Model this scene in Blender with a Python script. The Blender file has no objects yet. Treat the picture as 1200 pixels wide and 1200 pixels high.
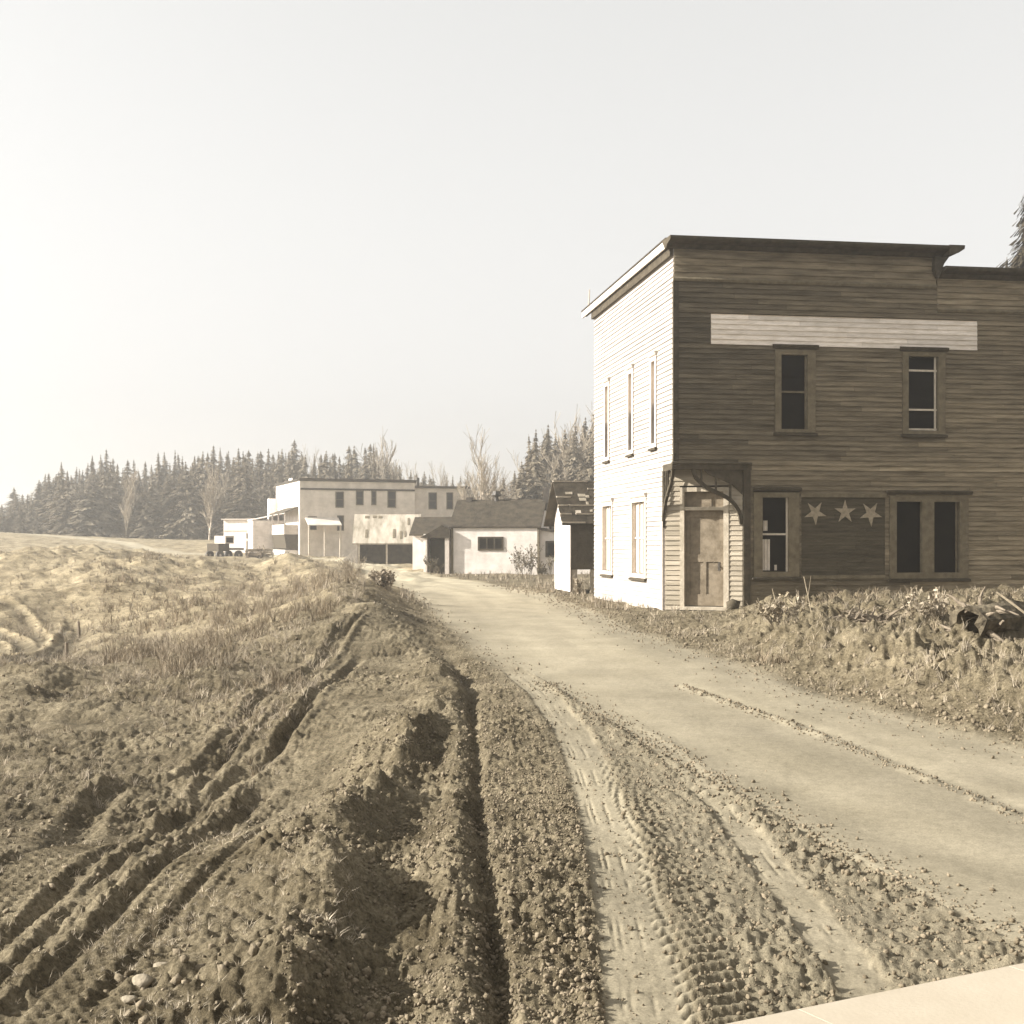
import bpy, math, random
import numpy as np
random.seed(7); rng = np.random.default_rng(7)
scene = bpy.context.scene
COL = scene.collection
CAMZ, F0, HZ = 1.6, 1500.0, 636.0        # eye height, focal length and horizon in photo pixels

def wx(px, Y): return (px-600.0)/F0*Y
def wz(py, Y): return CAMZ+(HZ-py)/F0*Y
def g(px, py):                            # level-ground point for a photo position
    Y = CAMZ*F0/(py-HZ); return (wx(px, Y), Y)

# ------------------------------------------------------------------ materials
def mat(name, c1, c2=None, scale=(1,1,1), nscale=4.0, rough=0.9, bump=0.0, bscale=20.0, bstretch=(1,1,1),
        tone=False, spec=0.25, detail=6, pos=(0.35,0.65), waves=None, metallic=0.0):
    m = bpy.data.materials.new(name); m.use_nodes = True
    nt = m.node_tree; N = nt.nodes; L = nt.links
    b = N['Principled BSDF']; b.inputs['Roughness'].default_value = rough
    b.inputs['Specular IOR Level'].default_value = spec; b.inputs['Metallic'].default_value = metallic
    c2 = c2 or c1
    c1 = (c1[0]*1.03, c1[1]*.965, c1[2]*.96); c2 = (c2[0]*1.03, c2[1]*.965, c2[2]*.96)
    tc = N.new('ShaderNodeTexCoord'); mp = N.new('ShaderNodeMapping'); mp.inputs['Scale'].default_value = scale
    L.new(tc.outputs['Object'], mp.inputs['Vector'])
    no = N.new('ShaderNodeTexNoise'); no.inputs['Scale'].default_value = nscale; no.inputs['Detail'].default_value = detail
    no.inputs['Roughness'].default_value = 0.65
    L.new(mp.outputs['Vector'], no.inputs['Vector'])
    cr = N.new('ShaderNodeValToRGB'); cr.color_ramp.elements[0].position = pos[0]; cr.color_ramp.elements[1].position = pos[1]
    cr.color_ramp.elements[0].color = (*c1, 1); cr.color_ramp.elements[1].color = (*c2, 1)
    L.new(no.outputs['Fac'], cr.inputs['Fac'])
    out = cr.outputs['Color']
    if tone:
        at = N.new('ShaderNodeAttribute'); at.attribute_name = 'tone'
        mx = N.new('ShaderNodeMixRGB'); mx.blend_type = 'MULTIPLY'; mx.inputs['Fac'].default_value = 1
        L.new(out, mx.inputs['Color1']); L.new(at.outputs['Fac'], mx.inputs['Color2']); out = mx.outputs['Color']
    L.new(out, b.inputs['Base Color'])
    if bump > 0:
        mp2 = N.new('ShaderNodeMapping'); mp2.inputs['Scale'].default_value = bstretch
        L.new(tc.outputs['Object'], mp2.inputs['Vector'])
        n2 = N.new('ShaderNodeTexNoise'); n2.inputs['Scale'].default_value = bscale; n2.inputs['Detail'].default_value = 5
        L.new(mp2.outputs['Vector'], n2.inputs['Vector'])
        bp = N.new('ShaderNodeBump'); bp.inputs['Strength'].default_value = min(1, bump); bp.inputs['Distance'].default_value = 0.03
        L.new(n2.outputs['Fac'], bp.inputs['Height'])
        if waves:
            wv = N.new('ShaderNodeTexWave'); wv.wave_type = 'BANDS'; wv.bands_direction = waves[1]; wv.wave_profile = 'SAW'
            wv.inputs['Scale'].default_value = waves[0]; L.new(tc.outputs['Object'], wv.inputs['Vector'])
            b2 = N.new('ShaderNodeBump'); b2.inputs['Strength'].default_value = 0.7; b2.inputs['Distance'].default_value = 0.03
            L.new(wv.outputs['Fac'], b2.inputs['Height']); L.new(bp.outputs['Normal'], b2.inputs['Normal'])
            L.new(b2.outputs['Normal'], b.inputs['Normal'])
        else: L.new(bp.outputs['Normal'], b.inputs['Normal'])
    return m

M = {}
M['old_wood'] = mat('weathered_boards', (.105,.087,.052), (.250,.216,.145), scale=(.5,.5,5), nscale=2.2, bump=.5, bscale=9, bstretch=(1,1,12), tone=True)
M['white_side'] = mat('white_painted_boards', (.30,.285,.25), (.40,.385,.345), scale=(.4,.4,4), nscale=2, bump=.3, bscale=9, bstretch=(1,1,12), tone=True)
M['trim'] = mat('weathered_trim', (.105,.09,.055), (.175,.152,.10), nscale=6, bump=.3, tone=False)
M['dark_trim'] = mat('dark_weathered_trim', (.040,.033,.020), (.078,.066,.043), nscale=6, bump=.3)
M['pale_trim'] = mat('pale_paint_trim', (.44,.40,.31), (.58,.54,.44), nscale=8, bump=.2)
M['white_trim'] = mat('white_paint_trim', (.42,.39,.33), (.52,.49,.43), nscale=8, bump=.2)
M['entry'] = mat('worn_cream_boards', (.24,.215,.155), (.38,.345,.265), scale=(.4,.4,4), nscale=2, bump=.3, bscale=9, bstretch=(1,1,12), tone=True)
M['entry_trim'] = mat('worn_cream_trim', (.30,.27,.20), (.42,.385,.30), nscale=6, bump=.2)
M['door'] = mat('worn_door_paint', (.12,.10,.066), (.22,.19,.135), nscale=5, bump=.2)
M['sign'] = mat('faded_white_paint', (.62,.575,.475), (.84,.80,.70), scale=(.6,.6,3), nscale=4, bump=.3, bscale=9, bstretch=(1,1,12), tone=True)
M['glass'] = mat('dark_window_glass', (.006,.005,.004), (.012,.010,.007), nscale=2, rough=.4, spec=.06)
M['curtain'] = mat('pale_curtain', (.55,.50,.40), (.68,.64,.54), nscale=5, rough=.9)
M['panel'] = mat('dark_boarding', (.045,.038,.023), (.095,.082,.053), scale=(.6,.6,6), nscale=3, bump=.5, bscale=9, bstretch=(1,1,12), tone=True)
M['star'] = mat('faded_star_paint', (.22,.19,.13), (.34,.30,.215), nscale=14)
M['roof_tar'] = mat('tarred_roof', (.03,.026,.018), (.06,.052,.038), nscale=5, bump=.3)
M['shingle'] = mat('old_shingles', (.022,.018,.011), (.062,.052,.034), nscale=3, scale=(1,1,1), bump=.8, bscale=14, waves=(1.3,'Z'))
M['pale_roof'] = mat('pale_patched_roofing', (.22,.20,.145), (.50,.46,.37), nscale=1.2, bump=.4, scale=(1.6,.4,.4))
M['house_white'] = mat('whitewashed_boards', (.58,.56,.50), (.78,.76,.70), nscale=1.5, bump=.3, waves=(1.1,'Z'))
M['house_grey'] = mat('grey_boards', (.50,.475,.40), (.72,.69,.60), nscale=.9, bump=.3, waves=(.9,'Z'))
M['house_shaded'] = mat('shade_darkened_boards', (.05,.042,.027), (.10,.085,.055), nscale=3, bump=.5, waves=(1.4,'X'))  # shed and low house fronts: their shade is put into the board colour
M['opening'] = mat('dark_opening', (.02,.017,.012), (.04,.034,.024), nscale=3, bump=.0)
M['bark'] = mat('bark', (.12,.10,.07), (.21,.18,.13), nscale=9, bump=.6, bscale=30)
M['stump'] = mat('rotten_wood', (.03,.024,.014), (.15,.13,.085), nscale=7, bump=.9, bscale=22)
M['pale_bark'] = mat('pale_bark', (.34,.30,.23), (.48,.44,.35), nscale=9, bump=.3)
M['twig'] = mat('bare_twigs', (.22,.19,.135), (.36,.32,.24), nscale=3)
M['needles'] = mat('haze_paled_needles', (.10,.085,.056), (.22,.19,.13), nscale=1.3, rough=.8, detail=3)  # paler than the needles themselves, distance haze put into the colour
M['needles_light'] = mat('haze_paled_needles_light', (.13,.112,.075), (.25,.22,.155), nscale=1.3, rough=.8, detail=3)  # lighter variant, also paled for distance haze
M['weed'] = mat('dry_weeds', (.17,.145,.095), (.44,.395,.30), nscale=2.0, tone=True)
M['straw'] = mat('pale_straw', (.30,.27,.19), (.52,.47,.36), nscale=2.0, tone=True)
M['needles_near'] = mat('dark_conifer_needles', (.022,.018,.010), (.07,.058,.034), nscale=1.3, rough=.8, detail=3)
M['brush'] = mat('brown_brush', (.085,.066,.038), (.30,.255,.175), nscale=1.5, tone=True)
M['leaf'] = mat('dry_leaves', (.05,.042,.026), (.19,.165,.11), nscale=3.0)
M['clod'] = mat('earth_clods', (.105,.088,.055), (.225,.193,.132), nscale=3, bump=.9, bscale=25)
M['stone'] = mat('pale_stones', (.18,.16,.11), (.28,.25,.185), nscale=4, bump=.6, bscale=20)
M['concrete'] = mat('pale_concrete', (.31,.28,.21), (.36,.33,.255), nscale=2.5, bump=.06, bscale=60, pos=(.3,.7))
M['metal_dark'] = mat('dark_metal', (.03,.026,.02), (.07,.06,.045), nscale=8, rough=.6, spec=.4)
M['metal_pale'] = mat('pale_painted_metal', (.35,.32,.26), (.5,.46,.38), nscale=8, rough=.6, spec=.4)
M['rubber'] = mat('old_rubber', (.02,.018,.014), (.04,.035,.028), nscale=8)
M['timber'] = mat('sawn_timber', (.15,.125,.08), (.27,.235,.165), nscale=5, scale=(1,1,1), bump=.4)

# ground material: compacted road and clod-covered earth share one node tree
def ground_mat():
    m = bpy.data.materials.new('dirt'); m.use_nodes = True
    nt = m.node_tree; N = nt.nodes; L = nt.links; b = N['Principled BSDF']
    b.inputs['Roughness'].default_value = .95; b.inputs['Specular IOR Level'].default_value = .12
    tc = N.new('ShaderNodeTexCoord')
    def noise(s, d=6, r=.6):
        n = N.new('ShaderNodeTexNoise'); n.inputs['Scale'].default_value = s; n.inputs['Detail'].default_value = d
        n.inputs['Roughness'].default_value = r; L.new(tc.outputs['Object'], n.inputs['Vector']); return n.outputs['Fac']
    def ramp(f, a, ca, c, cc):
        r = N.new('ShaderNodeValToRGB'); e = r.color_ramp.elements; e[0].position = a; e[1].position = c
        e[0].color = (*ca, 1); e[1].color = (*cc, 1); L.new(f, r.inputs['Fac']); return r.outputs['Color']
    def attr(n):
        a = N.new('ShaderNodeAttribute'); a.attribute_name = n; return a.outputs['Fac']
    def mix(f, a, c, bt='MIX'):
        x = N.new('ShaderNodeMixRGB'); x.blend_type = bt
        if isinstance(f, float): x.inputs['Fac'].default_value = f
        else: L.new(f, x.inputs['Fac'])
        L.new(a, x.inputs['Color1']); L.new(c, x.inputs['Color2']); return x.outputs['Color']
    earth = ramp(noise(1.1, 8, .7), .35, (.088,.069,.041), .68, (.245,.203,.135))
    fine = mix(1.0, ramp(noise(44, 4, .75), .34, (.48,.47,.44), .62, (1.22,1.22,1.22)), ramp(noise(9, 5, .75), .34, (.66,.65,.62), .64, (1.18,1.18,1.18)), 'MULTIPLY')
    earth = mix(1.0, earth, fine, 'MULTIPLY')
    road = ramp(noise(.8, 7, .65), .3, (.21,.18,.125), .7, (.28,.242,.175))
    rfine = mix(1.0, ramp(noise(75, 5, .8), .34, (.74,.74,.72), .64, (1.14,1.14,1.14)), ramp(noise(14, 6, .8), .36, (.86,.86,.85), .62, (1.08,1.08,1.08)), 'MULTIPLY')
    road = mix(1.0, road, rfine, 'MULTIPLY')
    c = mix(attr('dust'), earth, road)
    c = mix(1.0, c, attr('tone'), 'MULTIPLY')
    L.new(c, b.inputs['Base Color'])
    bp = N.new('ShaderNodeBump'); bp.inputs['Distance'].default_value = .03
    mt = N.new('ShaderNodeMath'); mt.operation = 'MULTIPLY_ADD'; mt.inputs[1].default_value = -.75; mt.inputs[2].default_value = .95
    L.new(attr('packed'), mt.inputs[0]); L.new(mt.outputs[0], bp.inputs['Strength'])
    L.new(noise(28, 6, .75), bp.inputs['Height']); L.new(bp.outputs['Normal'], b.inputs['Normal'])
    return m
M['ground'] = ground_mat()

# ------------------------------------------------------------------ mesh helpers
class MB:
    def __init__(s): s.v = []; s.f = []; s.t = []
    def add(s, vs, fs, tone=1.0):
        o = len(s.v); s.v += [tuple(p) for p in vs]; s.f += [tuple(i+o for i in f) for f in fs]; s.t += [tone]*len(vs)
    def box(s, x0, x1, y0, y1, z0, z1, tone=1.0):
        s.add([(x0,y0,z0),(x1,y0,z0),(x1,y1,z0),(x0,y1,z0),(x0,y0,z1),(x1,y0,z1),(x1,y1,z1),(x0,y1,z1)],
              [(0,3,2,1),(4,5,6,7),(0,1,5,4),(1,2,6,5),(2,3,7,6),(3,0,4,7)], tone)
    def wbox(s, W, a0, a1, o0, o1, z0, z1, tone=1.0):   # box in a wall frame: along, outward, up
        P = W.P
        s.add([P(a0,o1,z0),P(a1,o1,z0),P(a1,o0,z0),P(a0,o0,z0),P(a0,o1,z1),P(a1,o1,z1),P(a1,o0,z1),P(a0,o0,z1)],
              [(0,3,2,1),(4,5,6,7),(0,1,5,4),(1,2,6,5),(2,3,7,6),(3,0,4,7)], tone)
    def wprofile(s, W, prof, a0, a1, tone=1.0):         # prof: list of (out, z), extruded along the wall
        n = len(prof)
        s.add([W.P(a0,o,z) for o,z in prof]+[W.P(a1,o,z) for o,z in prof],
              [tuple(range(n)), tuple(range(2*n-1, n-1, -1))]+[(i, i+n, (i+1)%n+n, (i+1)%n) for i in range(n)], tone)
    def wprism(s, W, poly, o0, o1, tone=1.0):           # poly: (along, z), thickness outward
        n = len(poly)
        s.add([W.P(a,o1,z) for a,z in poly]+[W.P(a,o0,z) for a,z in poly],
              [tuple(range(n)), tuple(range(2*n-1, n-1, -1))]+[(i, i+n, (i+1)%n+n, (i+1)%n) for i in range(n)], tone)
    def tube(s, pts, rad, n=6, tone=1.0):
        pts = [np.array(p, float) for p in pts]; m = len(pts); vs = []; fs = []
        if not hasattr(rad, '__len__'): rad = [rad]*m
        for i, p in enumerate(pts):
            d = pts[min(i+1, m-1)]-pts[max(i-1, 0)]; d = d/(np.linalg.norm(d)+1e-9)
            a = np.cross(d, (0,0,1.0));
            if np.linalg.norm(a) < .05: a = np.cross(d, (1.0,0,0))
            a = a/np.linalg.norm(a); c = np.cross(d, a)
            for k in range(n):
                th = 2*math.pi*k/n; vs.append(p+rad[i]*(math.cos(th)*a+math.sin(th)*c))
        for i in range(m-1):
            for k in range(n): fs.append((i*n+k, i*n+(k+1)%n, (i+1)*n+(k+1)%n, (i+1)*n+k))
        fs.append(tuple(range(n))[::-1]); fs.append(tuple(range((m-1)*n, m*n)))
        s.add(vs, fs, tone)
    def build(s, name, m, parent=None, smooth=False, data_only=False):
        me = bpy.data.meshes.new(name); me.from_pydata(s.v, [], s.f); me.materials.append(m)
        a = me.attributes.new('tone', 'FLOAT', 'POINT'); a.data.foreach_set('value', s.t)
        import bmesh
        bm = bmesh.new(); bm.from_mesh(me); bmesh.ops.recalc_face_normals(bm, faces=bm.faces); bm.to_mesh(me); bm.free()
        if smooth: me.polygons.foreach_set('use_smooth', [True]*len(me.polygons))
        if data_only: return me
        return link(name, me, parent)

def link(name, me, parent=None):
    o = bpy.data.objects.new(name, me); COL.objects.link(o)
    if parent: o.parent = parent
    return o
def tag(o, label=None, cat=None, group=None, kind=None):
    if label: o['label'] = label
    if cat: o['category'] = cat
    if group: o['group'] = group
    if kind: o['kind'] = kind
    return o
def thing(name, label, cat, loc=(0,0,0), rz=0.0, group=None):
    o = bpy.data.objects.new(name, None); COL.objects.link(o); o.empty_display_size = .2
    o.location = loc; o.rotation_euler = (0,0,rz); return tag(o, label, cat, group)

class Frame:                                            # a wall plane in the local axes of its building
    def __init__(s, o, d, root=(0,0), rz=0.0):
        s.o = np.array(o, float); d = np.array(d, float); s.d = d/np.linalg.norm(d); s.n = np.array([s.d[1], -s.d[0]])
        c, q = math.cos(rz), math.sin(rz); R = np.array([[c,-q],[q,c]])
        s.wo = R@s.o+np.array(root, float); s.wd = R@s.d
    def P(s, a, out, z):
        p = s.o+s.d*a+s.n*out; return (p[0], p[1], z)
    def at(s, px, py):                                  # where a photo position falls on this wall: (along, height)
        k = (px-600)/F0
        a = (k*s.wo[1]-s.wo[0])/(s.wd[0]-k*s.wd[1]); Y = s.wo[1]+a*s.wd[1]
        return a, wz(py, Y)

def siding(W, z0, z1, width, holes, pitch=.115, tonef=None, jmin=2.0, jmax=4.2, a_start=0.0, proud=.027):
    mb = MB(); z = z0
    while z < z1-1e-4:
        zt = min(z+pitch, z1); zm = (z+zt)/2
        cuts = sorted((h[0], h[1]) for h in holes if h[2] < zm < h[3])
        spans = []; a = a_start
        for c0, c1 in cuts:
            if c0 > a: spans.append((a, c0))
            a = max(a, c1)
        if a < width: spans.append((a, width))
        for s0, s1 in spans:
            a = s0; nxt = a+random.uniform(.5, jmax)
            while a < s1-1e-4:
                b = min(nxt, s1)
                if s1-b < .3: b = s1
                t = (tonef((a+b)/2, zm) if tonef else 1.0)*random.uniform(.86, 1.11)
                q = random.uniform(-.002, .003)
                P = W.P
                mb.add([P(a,-.03,z),P(b-.004,-.03,z),P(b-.004,proud+q,z),P(a,proud+q,z),P(a,-.03,zt),P(b-.004,-.03,zt),P(b-.004,.003+q,zt),P(a,.003+q,zt)],
                       [(0,1,2,3),(4,7,6,5),(3,2,6,7),(0,4,5,1),(0,3,7,4),(1,5,6,2)], t)
                a = b; nxt = a+random.uniform(jmin, jmax)
        z = zt
    return mb

def window(W, glass, casing, parent, hood=None, rails=(), stiles=(), trim='trim', sashm='pale_trim', curtain=None,
           sill=True, label=None, hoodm='dark_trim', mull=()):
    a0, a1, z0, z1 = glass; c0, c1, d0, d1 = casing
    fr = MB()
    fr.wbox(W, c0, a0, -.12, .045, d0, d1); fr.wbox(W, a1, c1, -.12, .045, d0, d1)
    fr.wbox(W, a0, a1, -.12, .042, z1, d1); fr.wbox(W, a0, a1, -.12, .042, d0, z0)
    for m0, m1 in mull: fr.wbox(W, m0, m1, -.10, .040, z0, z1)
    w = fr.build('window', M[trim], parent)
    if label: w['label'] = label
    pn = MB(); pn.wbox(W, a0, a1, -.115, -.085, z0, z1); pn.build('pane', M['glass'], w)
    if rails or stiles:
        sh = MB()
        for z in rails: sh.wbox(W, a0, a1, -.075, -.045, z-.022, z+.022)
        for a in stiles: sh.wbox(W, a-.02, a+.02, -.07, -.04, z0, z1)
        sh.build('sash', M[sashm], w)
    if hood:
        h = MB(); h.wprofile(W, [(.0, hood[2]), (.07, hood[2]), (.10, hood[2]+.05), (.10, hood[2]+.075), (0, hood[2]+.10)], hood[0], hood[1])
        h.build('hood', M[hoodm], w)
    if sill:
        q = MB(); q.wprofile(W, [(.0, d0-.07), (.085, d0-.07), (.09, d0-.02), (0, d0)], c0-.04, c1+.04); q.build('sill', M['dark_trim'], w)
    if curtain:
        for cu in curtain:
            cm = MB(); b0, b1, e0, e1 = cu; n = 10
            vs = []; fs = []
            for i in range(n+1):
                a = b0+(b1-b0)*i/n; o = -.082+.006*math.sin(i*2.4)
                vs += [W.P(a, o, e0), W.P(a, o, e1), W.P(a, o-.002, e0), W.P(a, o-.002, e1)]
            for i in range(n):
                fs += [(4*i, 4*i+4, 4*i+5, 4*i+1), (4*i+2, 4*i+3, 4*i+7, 4*i+6)]
            cm.add(vs, fs); cm.build('curtain', M['curtain'], w)
    return w

# ------------------------------------------------------------------ noise for the terrain
_P = rng.permutation(4096).astype(np.int64); _V = rng.random(4096)*2-1
def vnoise(x, y):
    xi = np.floor(x).astype(np.int64); yi = np.floor(y).astype(np.int64); fx = x-xi; fy = y-yi
    fx = fx*fx*(3-2*fx); fy = fy*fy*(3-2*fy)
    def h(i, j): return _V[_P[(_P[i & 4095]+j) & 4095]]
    return (h(xi,yi)*(1-fx)+h(xi+1,yi)*fx)*(1-fy)+(h(xi,yi+1)*(1-fx)+h(xi+1,yi+1)*fx)*fy
def fbm(x, y, oct=4, lac=2.03, gain=.5):
    s = 0; a = 1; t = 0
    for i in range(oct):
        s = s+a*vnoise(x+17.3*i, y-9.1*i); t += a; a *= gain; x = x*lac; y = y*lac
    return s/t
def sstep(a, b, x):
    t = np.clip((x-a)/(b-a), 0, 1); return t*t*(3-2*t)

ANCH = np.array([  # X, Y, height
 (0,2,0),(0,5,0),(0,15,0),(3,4,0),(6,5,0),(5,10,0),(5,16,.02),(12,12,.25),(12,6,.1),(3,24,0),(8,24,.1),(12,24,.3),(3,33,0),(9,33,.1),(1,42,0),(-3,30,0),(-2,20,0),(-6,52,0),(-3,62,0),(0,66,0),(4,60,0),
 (-12,88,.05),(-6,88,.1),(-20,104,.2),(-28,110,.3),(-10,115,.3),(0,115,.4),
 (-3.5,6,-.12),(-4.5,11,-.3),(-4,17,-.15),(-9,14,-.75),(-8,22,-.6),(-12,30,-.85),(-20,30,-1),(-20,20,-1),(-15,10,-.9),(-9,6,-.6),(-20,50,-.55),(-10,46,-.12),(-14,60,-.1),(-30,70,.1),(-30,90,.5),(-45,100,1.2),(-45,60,.2),
 (-44,134,1.75),(-60,148,3.1),(-85,150,4.0),(-26,112,.35),(-75,110,2.6),(-75,80,1.6),(-30,150,2.0),(0,150,1.6),(50,150,2),(20,60,.5),(50,50,1),(30,30,.8),(0,300,6),(-110,220,6),(110,220,5),(-300,300,12),(300,300,10),(0,700,14),(-60,30,-.5),(-40,10,-.9)], float)
def base_h(X, Y):
    Yc = np.maximum(Y, 1.0)
    def key(x, y): return x/(y+6), np.log(y+6)
    u, v = key(X, Yc); num = 0; den = 0
    for ax, ay, az in ANCH:
        au, av = key(ax, max(ay, 1)); w = np.exp(-((u-au)**2/.0085+(v-av)**2/.022))+1e-9/(.02+(u-au)**2+(v-av)**2)
        num = num+w*az; den = den+w
    return num/den

def pline(X, Y, pts, reach):
    """signed distance, arc length and 0..1 position for points near a polyline"""
    pts = np.array(pts, float); D = np.full(X.shape, 1e9); S = np.zeros(X.shape); SG = np.ones(X.shape); T = np.zeros(X.shape)
    x0, y0 = pts.min(0)-reach; x1, y1 = pts.max(0)+reach
    m = (X > x0) & (X < x1) & (Y > y0) & (Y < y1)
    x = X[m]; y = Y[m]; d = np.full(x.shape, 1e9); s = np.zeros(x.shape); sg = np.ones(x.shape)
    acc = 0; seg = np.linalg.norm(np.diff(pts, axis=0), axis=1); tot = seg.sum()
    for i in range(len(pts)-1):
        a = pts[i]; b = pts[i+1]; e = b-a; l = seg[i]
        t = np.clip(((x-a[0])*e[0]+(y-a[1])*e[1])/(l*l), 0, 1)
        dx = x-a[0]-t*e[0]; dy = y-a[1]-t*e[1]; dd = np.hypot(dx, dy); k = dd < d
        d[k] = dd[k]; s[k] = (acc+t*l)[k]; sg[k] = np.sign(e[0]*dy-e[1]*dx)[k]; acc += l
    D[m] = d; S[m] = s; SG[m] = sg; T[m] = s/tot
    return D*SG, S, T
def smooth(pts, n=6):                                   # Catmull-Rom
    p = [np.array(q, float) for q in pts]; p = [2*p[0]-p[1]]+p+[2*p[-1]-p[-2]]; out = []
    for i in range(1, len(p)-2):
        for k in range(n):
            t = k/n; out.append(.5*((2*p[i])+(-p[i-1]+p[i+1])*t+(2*p[i-1]-5*p[i]+4*p[i+1]-p[i+2])*t*t+(-p[i-1]+3*p[i]-3*p[i+1]+p[i+2])*t**3))
    out.append(p[-2]); return out
def G(l): return smooth([g(*q) for q in l])

ROAD_L = [g(742,1330), g(735,1200), g(700,1010), g(660,905), g(600,815), g(540,755), g(485,706), g(445,682), (wx(422,62),62), (wx(408,76),76), (wx(385,88),88), (wx(320,99),99), (wx(240,108),108), (wx(130,130),130), (wx(0,145),145), (wx(-260,146),146)]
ROAD_R = [(30,2.5), g(1500,950), g(1200,874), g(1000,824), g(880,782), g(750,738), g(700,716), g(650,697), g(590,686), (wx(540,56),56), (wx(490,66),66), (wx(462,80),80), (wx(432,92),92), (wx(350,105),105), (wx(240,116),116), (wx(130,139),139), (wx(0,153),153), (wx(-260,156),156)]
ROADPOLY = [(.6,-3),]+ROAD_L+ROAD_R[::-1]+[(30,-3)]
def inpoly(X, Y, poly):
    r = np.zeros(X.shape, bool); n = len(poly)
    for i in range(n):
        x0, y0 = poly[i]; x1, y1 = poly[(i+1) % n]
        c = ((y0 > Y) != (y1 > Y))
        with np.errstate(divide='ignore', invalid='ignore'):
            r ^= c & (X < (x1-x0)*(Y-y0)/(y1-y0+1e-12)+x0)
    return r

WINDROW = G([(250,1330),(330,1190),(392,1010),(440,925),(480,868),(515,815),(500,770),(470,740)])
TROUGH = G([(610,1330),(592,1195),(572,1050),(560,930),(556,850),(545,795),(520,755)])
TRACK1 = G([(790,1330),(765,1195),(738,1060),(712,960),(682,880),(640,820),(590,775)])
TREAD = G([(905,1330),(838,1170),(800,1070),(768,985),(740,930),(715,880)])
TRACK2 = G([(1130,1330),(1000,1135),(930,1040),(868,965),(815,912),(760,868),(700,835)])
LIP = G([(1400,1230),(1190,1105),(1060,1035),(960,985),(870,935),(800,895),(720,850),(640,800)])
RIDGE_R = G([(1350,1020),(1200,958),(1080,910),(970,865),(870,830),(800,805)])
RUTS = [ (G([(-80,1160),(0,1085),(110,990),(200,915),(300,825),(400,762),(437,742)]), .050, -.075, .035),
         (G([(-60,1230),(20,1160),(130,1062),(205,985),(290,898)]), .045, -.06, .03),
         (G([(90,1190),(165,1110),(240,1030),(325,935)]), .035, -.045, .02),
         (G([(60,965),(140,882),(240,862),(320,800),(420,748)]), .085, -.085, .06),
         (G([(205,925),(260,880),(330,845),(370,815)]), .07, -.085, .045),
         (G([(270,880),(330,850),(380,800),(425,765)]), .06, -.08, .05),
         (G([(0,1130),(90,1045),(180,960),(255,900)]), .03, -.035, .02),
         (G([(220,960),(270,915),(310,880)]), .08, -.10, .05) ]
CRAWL = G([(60,1230),(130,1130),(215,1030),(300,925)])
CRAWL2 = G([(-80,1110),(0,1035),(75,975),(160,915)])
SOILFACE = [ (G([(405,930),(430,905),(470,865)]), .10, -.12, .05) ]
TURN = [ [(wx(-60,27),27),(wx(0,26.5),26.5),(wx(45,27.5),27.5),(wx(62,31),31),(wx(55,34),34),(wx(35,37),37),(wx(0,38.5),38.5),(wx(-60,39),39)],
         [(wx(-60,24.8),24.8),(wx(0,25.2),25.2),(wx(20,26.5),26.5),(wx(41,29.5),29.5),(wx(33,32),32),(wx(0,35),35),(wx(-60,36),36)],
         [(wx(-60,23.5),23.5),(wx(-5,24.6),24.6),(wx(10,27),27),(wx(14,29),29),(wx(0,31.5),31.5),(wx(-60,33),33)] ]
TURN = [smooth(t) for t in TURN]
TIMB = [ [(wx(-80,19.8),19.8),(wx(0,23),23),(wx(40,26.5),26.5),(wx(62,32),32),(wx(74,36),36)], [(wx(-80,18),18),(wx(0,20.8),20.8),(wx(40,24),24),(wx(70,30),30),(wx(84,35),35)] ]

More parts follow.
